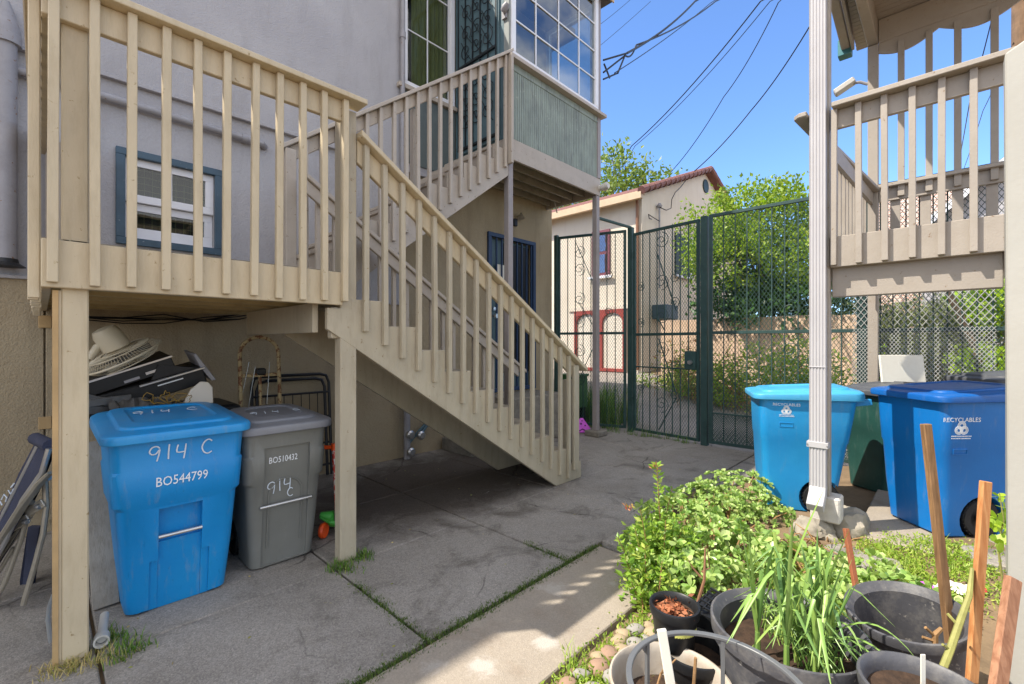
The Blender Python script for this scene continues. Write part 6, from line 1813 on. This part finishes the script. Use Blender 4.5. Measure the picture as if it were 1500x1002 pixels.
# ---------------------------------------------------------------- leeks
lb = ['leek plant leaning left at the pot rim, nearest the grey hoop', 'tall leek plant with folded blades at the centre of the big pot', 'leek plant with long blades drooping over the right rim', 'leek plant at the far side of the big pot', 'slim leek plant right of the tall folded one', 'pale leek plant low at the right side of the big pot', 'leek plant near the front rim of the big pot']
spots = [(-.13, -.02, .52, 8), (-.06, -.10, .62, 9), (.12, -.08, .46, 10), (.05, .13, .58, 8), (.06, .02, .58, 8), (.16, .05, .42, 9), (.02, -.15, .42, 7)]
for (dx, dy, L_, nb), l in zip(spots, lb):
    base = Vector((ON.x, ON.y, .26)) + Vector((CRx, CRy, 0)) * dx + Vector((CFx, CFy, 0)) * dy
    mb = MB()
    mb.tube([base, base + Vector((0, 0, .11))], [.012, .010], 7)
    for k in range(nb):
        a = 2 * PI * (k + rnd.uniform(-.3, .3)) / nb
        d = Vector((math.cos(a), math.sin(a), 0))
        L2 = L_ * rnd.uniform(.7, 1.15); out = rnd.uniform(.06, .34)
        P_ = []
        bend = rnd.uniform(.35, .8) if rnd.random() < .75 else 2
        for q_ in range(11):
            f = q_ / 10
            h_ = L2 * (f - (max(0, f - bend) * 1.7)) ; o_ = L2 * out * (f ** 1.4) + max(0, f - bend) * L2 * .35
            P_.append(base + Vector((0, 0, .07 + h_)) + d * o_)
        rs_ = [.0055 + .0022 * math.sin(PI * min(1, q_ / 8)) if q_ < 8 else .0065 * (10 - q_) / 3 + .0006 for q_ in range(11)]
        mb.tube(P_, rs_, 6, flat=.35)
    tag(mb.build('leek_plant', M['lf_onion'], None, smooth=True), l, 'leek', 'leeks in the big black pot')
mb = MB()
for k in range(120):
    a = rnd.uniform(-2.4, .9); q_ = rnd.random() ** .5 * .19
    b = Vector((ON.x + q_ * math.cos(a), ON.y + q_ * math.sin(a), .26)); d = Vector((rnd.gauss(0, 1), rnd.gauss(0, 1), 0)).normalized()
    L_ = rnd.uniform(.10, .24); o_ = rnd.uniform(.3, 1.0)
    mb.tube([b, b + Vector((0, 0, L_ * .6)) + d * L_ * o_ * .3, b + Vector((0, 0, L_ * .8)) + d * L_ * o_ * .75, b + Vector((0, 0, L_ * .65)) + d * L_ * o_ * 1.1], [.003, .003, .0025, .0008], 4, caps=False)
tag(mb.build('chives', M['lf_onion'], None), 'thin grassy shoots filling the big pot between the leeks', 'grass', kind='stuff')
mb = MB()
for k, (u, v) in enumerate(((1290, 960), (1300, 1000), (1330, 985), (1262, 940), (1345, 955))):
    b = Vector((ON.x, ON.y, .34)) + Vector((CRx, CRy, 0)) * .12 + Vector((CFx, CFy, 0)) * -.05
    e = pd(u, v + 12, 1.62); m_ = b.lerp(e, .5) + Vector((0, 0, .10 + .03 * k))
    P_ = [b * (1 - f) ** 2 + m_ * 2 * f * (1 - f) + e * f * f for f in [q_ / 10 for q_ in range(11)]]
    mb.tube(P_, [.007] * 6 + [.006, .005, .004, .003, .001], 6, flat=.35)
tag(mb.build('leek_plant', M['lf_onion'], None, smooth=True), 'leek plant whose long blades hang over into the pot of earth', 'leek', 'leeks in the big black pot')

# ---------------------------------------------------------------- succulents and shrubs
def rosettes(C, nrm, n, L, W, up):
    m = len(C)
    P_ = np.repeat(C, n, 0); N_ = np.repeat(unit(nrm), n, 0)
    a = np.tile(np.arange(n) * 2.4, m) + np.repeat(nrg.random(m) * 6.28, n)
    T = unit(np.cross(N_, np.array([[.3, .2, .93]]) + 1e-3)); B = np.cross(N_, T)
    ring = np.tile(np.arange(n) / n, m)[:, None]
    D_ = T * np.cos(a)[:, None] + B * np.sin(a)[:, None] + N_ * (up * (1.6 - 1.3 * ring))
    s_ = np.repeat(np.clip(1 + .25 * nrg.normal(size=m), .55, 1.6), n) * (.65 + .45 * ring[:, 0])
    return leaf_arrays(P_, D_, L * s_, W * s_, .18, True)
def mound(name, label, ells, m, n, L, W, mat, cat, up=.5, shell=.82, stems=True, base=None):
    t = thing(name, label, cat, base, 'succulent shrubs in the garden bed')
    C, d = blob_points(m, ells, shell)
    keep = C[:, 2] > gh(0, 0) - .01
    C, d = C[keep], d[keep]
    C = C + nrg.normal(size=C.shape) * .02
    leaves_build('leaves', mat, [rosettes(C, d + np.array([0, 0, .6]), n, L, W, up)], t)
    if stems:
        mb = MB()
        for k in range(40):
            e = Vector(C[rnd.randrange(len(C))]); b = Vector((e.x * .55 + base[0] * .45, e.y * .55 + base[1] * .45, base[2] - .02))
            mb.tube([b, b.lerp(e, .5) + Vector((rnd.gauss(0, .02), rnd.gauss(0, .02), .02)), e], [.009, .007, .004], 5)
        mb.build('stems', M['twig'], t, smooth=True)
    return t
b = GG(1075, 760)
mound('jade_shrub', 'dense round succulent shrub next to the light blue bin', [E(1080, 722, 4.25, .34, .34, .20), E(1040, 735, 4.1, .30, .30, .18), E(1110, 748, 4.0, .24, .26, .16), E(1065, 760, 3.9, .35, .3, .18)], 620, 9, .042, .026, M['lf_jade'], 'shrub', base=(b.x, b.y, b.z))
b = GG(1010, 830)
mound('jade_shrub', 'sprawling paler succulent shrub right behind the small bark-chip pot', [E(1000, 770, 3.45, .32, .32, .19), E(1050, 800, 3.2, .30, .3, .17), E(985, 835, 2.85, .22, .24, .16), E(1040, 850, 2.75, .24, .22, .14), E(1095, 810, 3.2, .26, .26, .15), E(955, 800, 3.2, .2, .2, .14)], 640, 9, .05, .03, M['lf_jade'], 'shrub', base=(b.x, b.y, b.z))
b = GG(1210, 850)
mound('ground_succulent', 'low green succulents spreading round the terracotta coloured stake', [E(1190, 830, 2.95, .22, .2, .09), E(1260, 850, 2.75, .26, .22, .10), E(1310, 875, 2.55, .20, .2, .09), E(1230, 880, 2.5, .2, .2, .10), E(1150, 820, 3.05, .2, .2, .10), E(1345, 880, 2.55, .14, .14, .07)], 330, 9, .055, .034, M['lf_jade'], 'succulents', base=(b.x, b.y, b.z))
# privet-like shrub with upright shoots at the path corner
b = GG(955, 872)
t = thing('privet_shrub', 'leafy shrub with upright shoots at the corner of the path', 'shrub', b)
mb = MB(); Pl, Dl = [], []
shoots = [((968, 830), (962, 678), 3.0), ((955, 850), (938, 745), 2.85), ((950, 860), (905, 785), 2.8), ((960, 850), (985, 712), 3.0), ((965, 860), (1000, 770), 2.9), ((945, 870), (925, 850), 2.7), ((950, 875), (945, 800), 2.75), ((975, 860), (975, 760), 2.85), ((945, 870), (915, 815), 2.75), ((960, 870), (970, 820), 2.65), ((940, 880), (938, 868), 2.6), ((960, 840), (930, 770), 2.9)]
for (a0, a1, d_) in shoots:
    s0, s1 = pd(a0[0], a0[1] + 30, d_ + .02), pd(a1[0], a1[1], d_)
    m_ = s0.lerp(s1, .5) + Vector((rnd.gauss(0, .02), rnd.gauss(0, .02), 0))
    mb.tube([s0, m_, s1], [.006, .005, .002], 5)
    L_ = (s1 - s0).length; nl = int(L_ / .0085)
    ax = (s1 - s0).normalized()
    for k in range(nl):
        f = (k + .5) / nl; p_ = s0.lerp(m_, f * 2) if f < .5 else m_.lerp(s1, f * 2 - 1)
        an = k * 1.57 + (k // 2) * .8
        sd = ax.cross(Vector((math.cos(an), math.sin(an), .1))).normalized()
        Pl.append(p_); Dl.append(sd + ax * .55)
Pl, Dl = np.array(Pl), np.array(Dl)
s_ = np.clip(1 + .25 * nrg.normal(size=len(Pl)), .6, 1.5)
ex_l, _ = crown(200, 9, [E(965, 800, 2.95, .16, .16, .16), E(950, 850, 2.75, .14, .14, .13), E(985, 800, 2.95, .13, .13, .14)], .04, .042, .022)
leaves_build('leaves', M['lf_priv'], [leaf_arrays(Pl, Dl, .048 * s_, .024 * s_, .12), ex_l], t)
mb.build('stems', M['twig'], t, smooth=True)
for (uu, vv, dd_, nn_) in ((962, 684, 3.0, 10), (922, 742, 2.9, 14)):
    Pr = np.array([pd(uu + rnd.uniform(-7, 7), vv + rnd.uniform(-5, 5), dd_) for _ in range(nn_)])
    tag(leaves_build('red_tip', M['lf_red'], [leaf_arrays(Pr, nrg.normal(size=Pr.shape) + np.array([0, 0, 1.2]), .03, .012)], t))
# bare young branches rising before the shrubs
b0, b1 = pd(1022, 880, 2.45), pd(1033, 800, 2.5)
tag(MB().tube([b0 + Vector((0, 0, -.1)), b0, b0.lerp(b1, .4) + Vector((.01, -.015, 0)), b1], [.011, .009, .008, .004], 7).tube([b0.lerp(b1, .45), pd(1015, 830, 2.5), pd(1008, 818, 2.5)], [.006, .004, .002], 5).tube([b0.lerp(b1, .55), pd(1040, 830, 2.5), pd(1035, 798, 2.48)], [.006, .004, .002], 5).build('bare_branch', M['brown'], None, smooth=True), 'bare brown forked branch rising behind the bark-chip pot', 'branch')
mb = MB()
for k in range(26):
    p = GG(rnd.uniform(1140, 1240), rnd.uniform(790, 850)); a = rnd.uniform(0, 6.28); l = rnd.uniform(.1, .25)
    q_ = p + Vector((math.cos(a) * l, math.sin(a) * l, rnd.uniform(.04, .14)))
    mb.tube([p + Vector((0, 0, .02)), p.lerp(q_, .5) + Vector((0, 0, .04)), q_], [.006, .005, .003], 5)
tag(mb.build('dry_stalks', M['twig'], None, smooth=True), 'dry brown stalks lying among the succulents behind the leek pot', 'stalks', kind='stuff')
# vine leaves at the white edge post
t = thing('grape_vine', 'lime green vine leaves beside the white edge post', 'vine', pd(1462, 800, 2.35))
Pv, Dv = [], []
mb = MB(); vp = [pd(u, v, 2.35) for u, v in ((1470, 860), (1462, 800), (1470, 760), (1464, 720))]
mb.tube(vp, [.006, .005, .004, .002], 5).build('stem', M['greentwig'], t, smooth=True)
parts_ = []
for (u, v, s_) in ((1463, 725, .05), (1470, 742, .06), (1460, 758, .055), (1472, 772, .07), (1464, 790, .05), (1478, 752, .05), (1455, 768, .04), (1471, 795, .05)):
    c = pd(u, v, 2.35 + rnd.uniform(-.04, .04))
    nl = np.array([[-CFx * .7 + rnd.gauss(0, .3), -CFy * .7 + rnd.gauss(0, .3), .6]])
    parts_.append(rosettes(np.array([list(c)]), nl, 5, s_, s_ * .9, .12))
leaves_build('leaves', M['lf_lime'], parts_, t)

# ---------------------------------------------------------------- weeds, moss, cobbles
pts = []
for _ in range(360):
    f = rnd.random(); u = 790 + 160 * f; v0 = 1002 - 125 * f
    pts.append(GG(u + rnd.uniform(-10, 90), v0 + rnd.uniform(-4, 60)))
pts += [GG(rnd.uniform(1130, 1470), rnd.uniform(795, 905)) for _ in range(700)]
pts += [GG(rnd.uniform(1270, 1460), rnd.uniform(790, 860)) for _ in range(350)]
P_ = np.array([[p.x, p.y, p.z] for p in pts if p.y < 1.32 and p.x < 4.6])
Pr_ = np.repeat(P_, 7, 0) + nrg.normal(size=(len(P_) * 7, 3)) * np.array([.022, .022, .012]) + np.array([0, 0, .018])
Dr = nrg.normal(size=Pr_.shape) + np.array([0, 0, .7])
o = leaves_build('ground_weeds', M['lf_weed'], [leaf_arrays(Pr_, Dr, .026 * np.clip(1 + .3 * nrg.normal(size=len(Pr_)), .5, 1.7), .012)], None)
tag(o, 'low green weeds and clover covering the garden bed', 'weeds', kind='stuff')
gps = [(p.x, p.y) for p in (GG(rnd.uniform(1280, 1450), rnd.uniform(800, 850)) for _ in range(90)) if p.y < 1.3] + [(p.x, p.y) for p in (GG(rnd.uniform(800, 950), rnd.uniform(900, 1010)) for _ in range(14)) if p.y < 1.31]
o = grass_patch(gps, .05, .14, 9, .9, .006, .0).build('bed_grass', M['lf_weed'], None); tag(o, 'grass blades growing in the garden bed', 'grass', kind='stuff')
mp = [(rnd.uniform(.4, 2.96), 1.935 + rnd.gauss(0, .008)) for _ in range(560)] + [(1.4 + rnd.gauss(0, .005), rnd.uniform(1.95, 2.75)) for _ in range(110)] + [(2.6 + rnd.gauss(0, .007), rnd.uniform(1.95, 2.35)) for _ in range(70)] + [(rnd.uniform(3.0, 5.8), 1.90 - rnd.uniform(0, .12) - .0) for _ in range(120)]
o = grass_patch(mp, .008, .026, 9, 1.2, .005, -.010).build('joint_moss', M['lf_moss'], None); tag(o, 'moss and tiny grass growing in the paving joints', 'moss', kind='stuff')
o = grass_patch([(.12 + rnd.gauss(0, .07), 3.03 + rnd.gauss(0, .035)) for _ in range(34)] + [(.22 + rnd.gauss(0, .05), 2.95 + rnd.gauss(0, .05)) for _ in range(6)], .015, .05, 9, 1.6, .004, 0).build('dry_tuft', M['lf_straw'], None)
tag(o, 'dry straw tuft at the foot of the left post', 'grass', kind='stuff')
o = grass_patch([(.32 + rnd.gauss(0, .04), 2.98 + rnd.gauss(0, .04)) for _ in range(18)] + [(1.44 + rnd.gauss(0, .05), 3.02 + rnd.gauss(0, .05)) for _ in range(30)] + [(1.62 + rnd.gauss(0, .03), 3.05 + rnd.gauss(0, .03)) for _ in range(16)] + [(.26 + rnd.gauss(0, .02), 3.14 + rnd.gauss(0, .04)) for _ in range(12)], .02, .065, 7, 1.2, .006, 0).build('green_tuft', M['lf_grass'], None)
tag(o, 'green grass tufts at the feet of the landing posts', 'grass', kind='stuff')
# fallen leaves and crumbs on the paving
Pq = np.array([[rnd.uniform(.3, 5.5), rnd.uniform(2.0, 4.9), .004] for _ in range(46)])
o = leaves_build('fallen_leaves', M['lf_straw'], [leaf_arrays(Pq, nrg.normal(size=Pq.shape) * np.array([1, 1, .05]), .022, .010, .02)], None); tag(o, 'scattered fallen leaf crumbs on the paving', 'leaf litter', kind='stuff')
# cobbles
protos = []
for i in range(5):
    r_ = random.Random(i + 40)
    bm = bmesh.new(); bmesh.ops.create_icosphere(bm, subdivisions=3, radius=1)
    for v in bm.verts:
        k_ = 1 + .10 * math.sin(2.3 * v.co.x + i) + .08 * math.sin(3.1 * v.co.y + 2 * i)
        v.co = Vector((v.co.x * .042 * k_, v.co.y * .034 * k_, v.co.z * .024 * k_))
    me = bpy.data.meshes.new('cobble'); bm.to_mesh(me); bm.free()
    for p_ in me.polygons: p_.use_smooth = True
    me.materials.append(M['cob'][i % 3]); protos.append(me)
placed = []
while len(placed) < 46:
    f = rnd.random(); u = 800 + 150 * f
    p = GG(u + rnd.uniform(15, 80), 1002 - 118 * f + rnd.uniform(2, 55))
    if p.y > 1.27 or any((p - q_).length < .062 for q_ in placed): continue
    placed.append(p)
    o = bpy.data.objects.new('cobble', protos[len(placed) % 5]); COL.objects.link(o)
    o.location = p + Vector((0, 0, .022)); o.rotation_euler = (rnd.uniform(-.2, .2), rnd.uniform(-.2, .2), rnd.uniform(0, 6.28)); k_ = rnd.uniform(.75, 1.35); o.scale = (k_, k_, k_)
    tag(o, 'rounded river cobble among the weeds beside the concrete path', 'cobble', 'cobbles beside the path')
# small red blooms by the bag
mb = None
Pb = np.array([list(GG(u, v) + Vector((0, 0, .07))) for u, v in ((1386, 892), (1432, 888), (1436, 884), (1390, 898)) for _ in range(5)])
o = leaves_build('red_flowers', M['petal'], [leaf_arrays(Pb + nrg.normal(size=Pb.shape) * .008, nrg.normal(size=Pb.shape), .02, .014)], None); tag(o, 'few small red flowers in the weeds near the white bag', 'flowers')
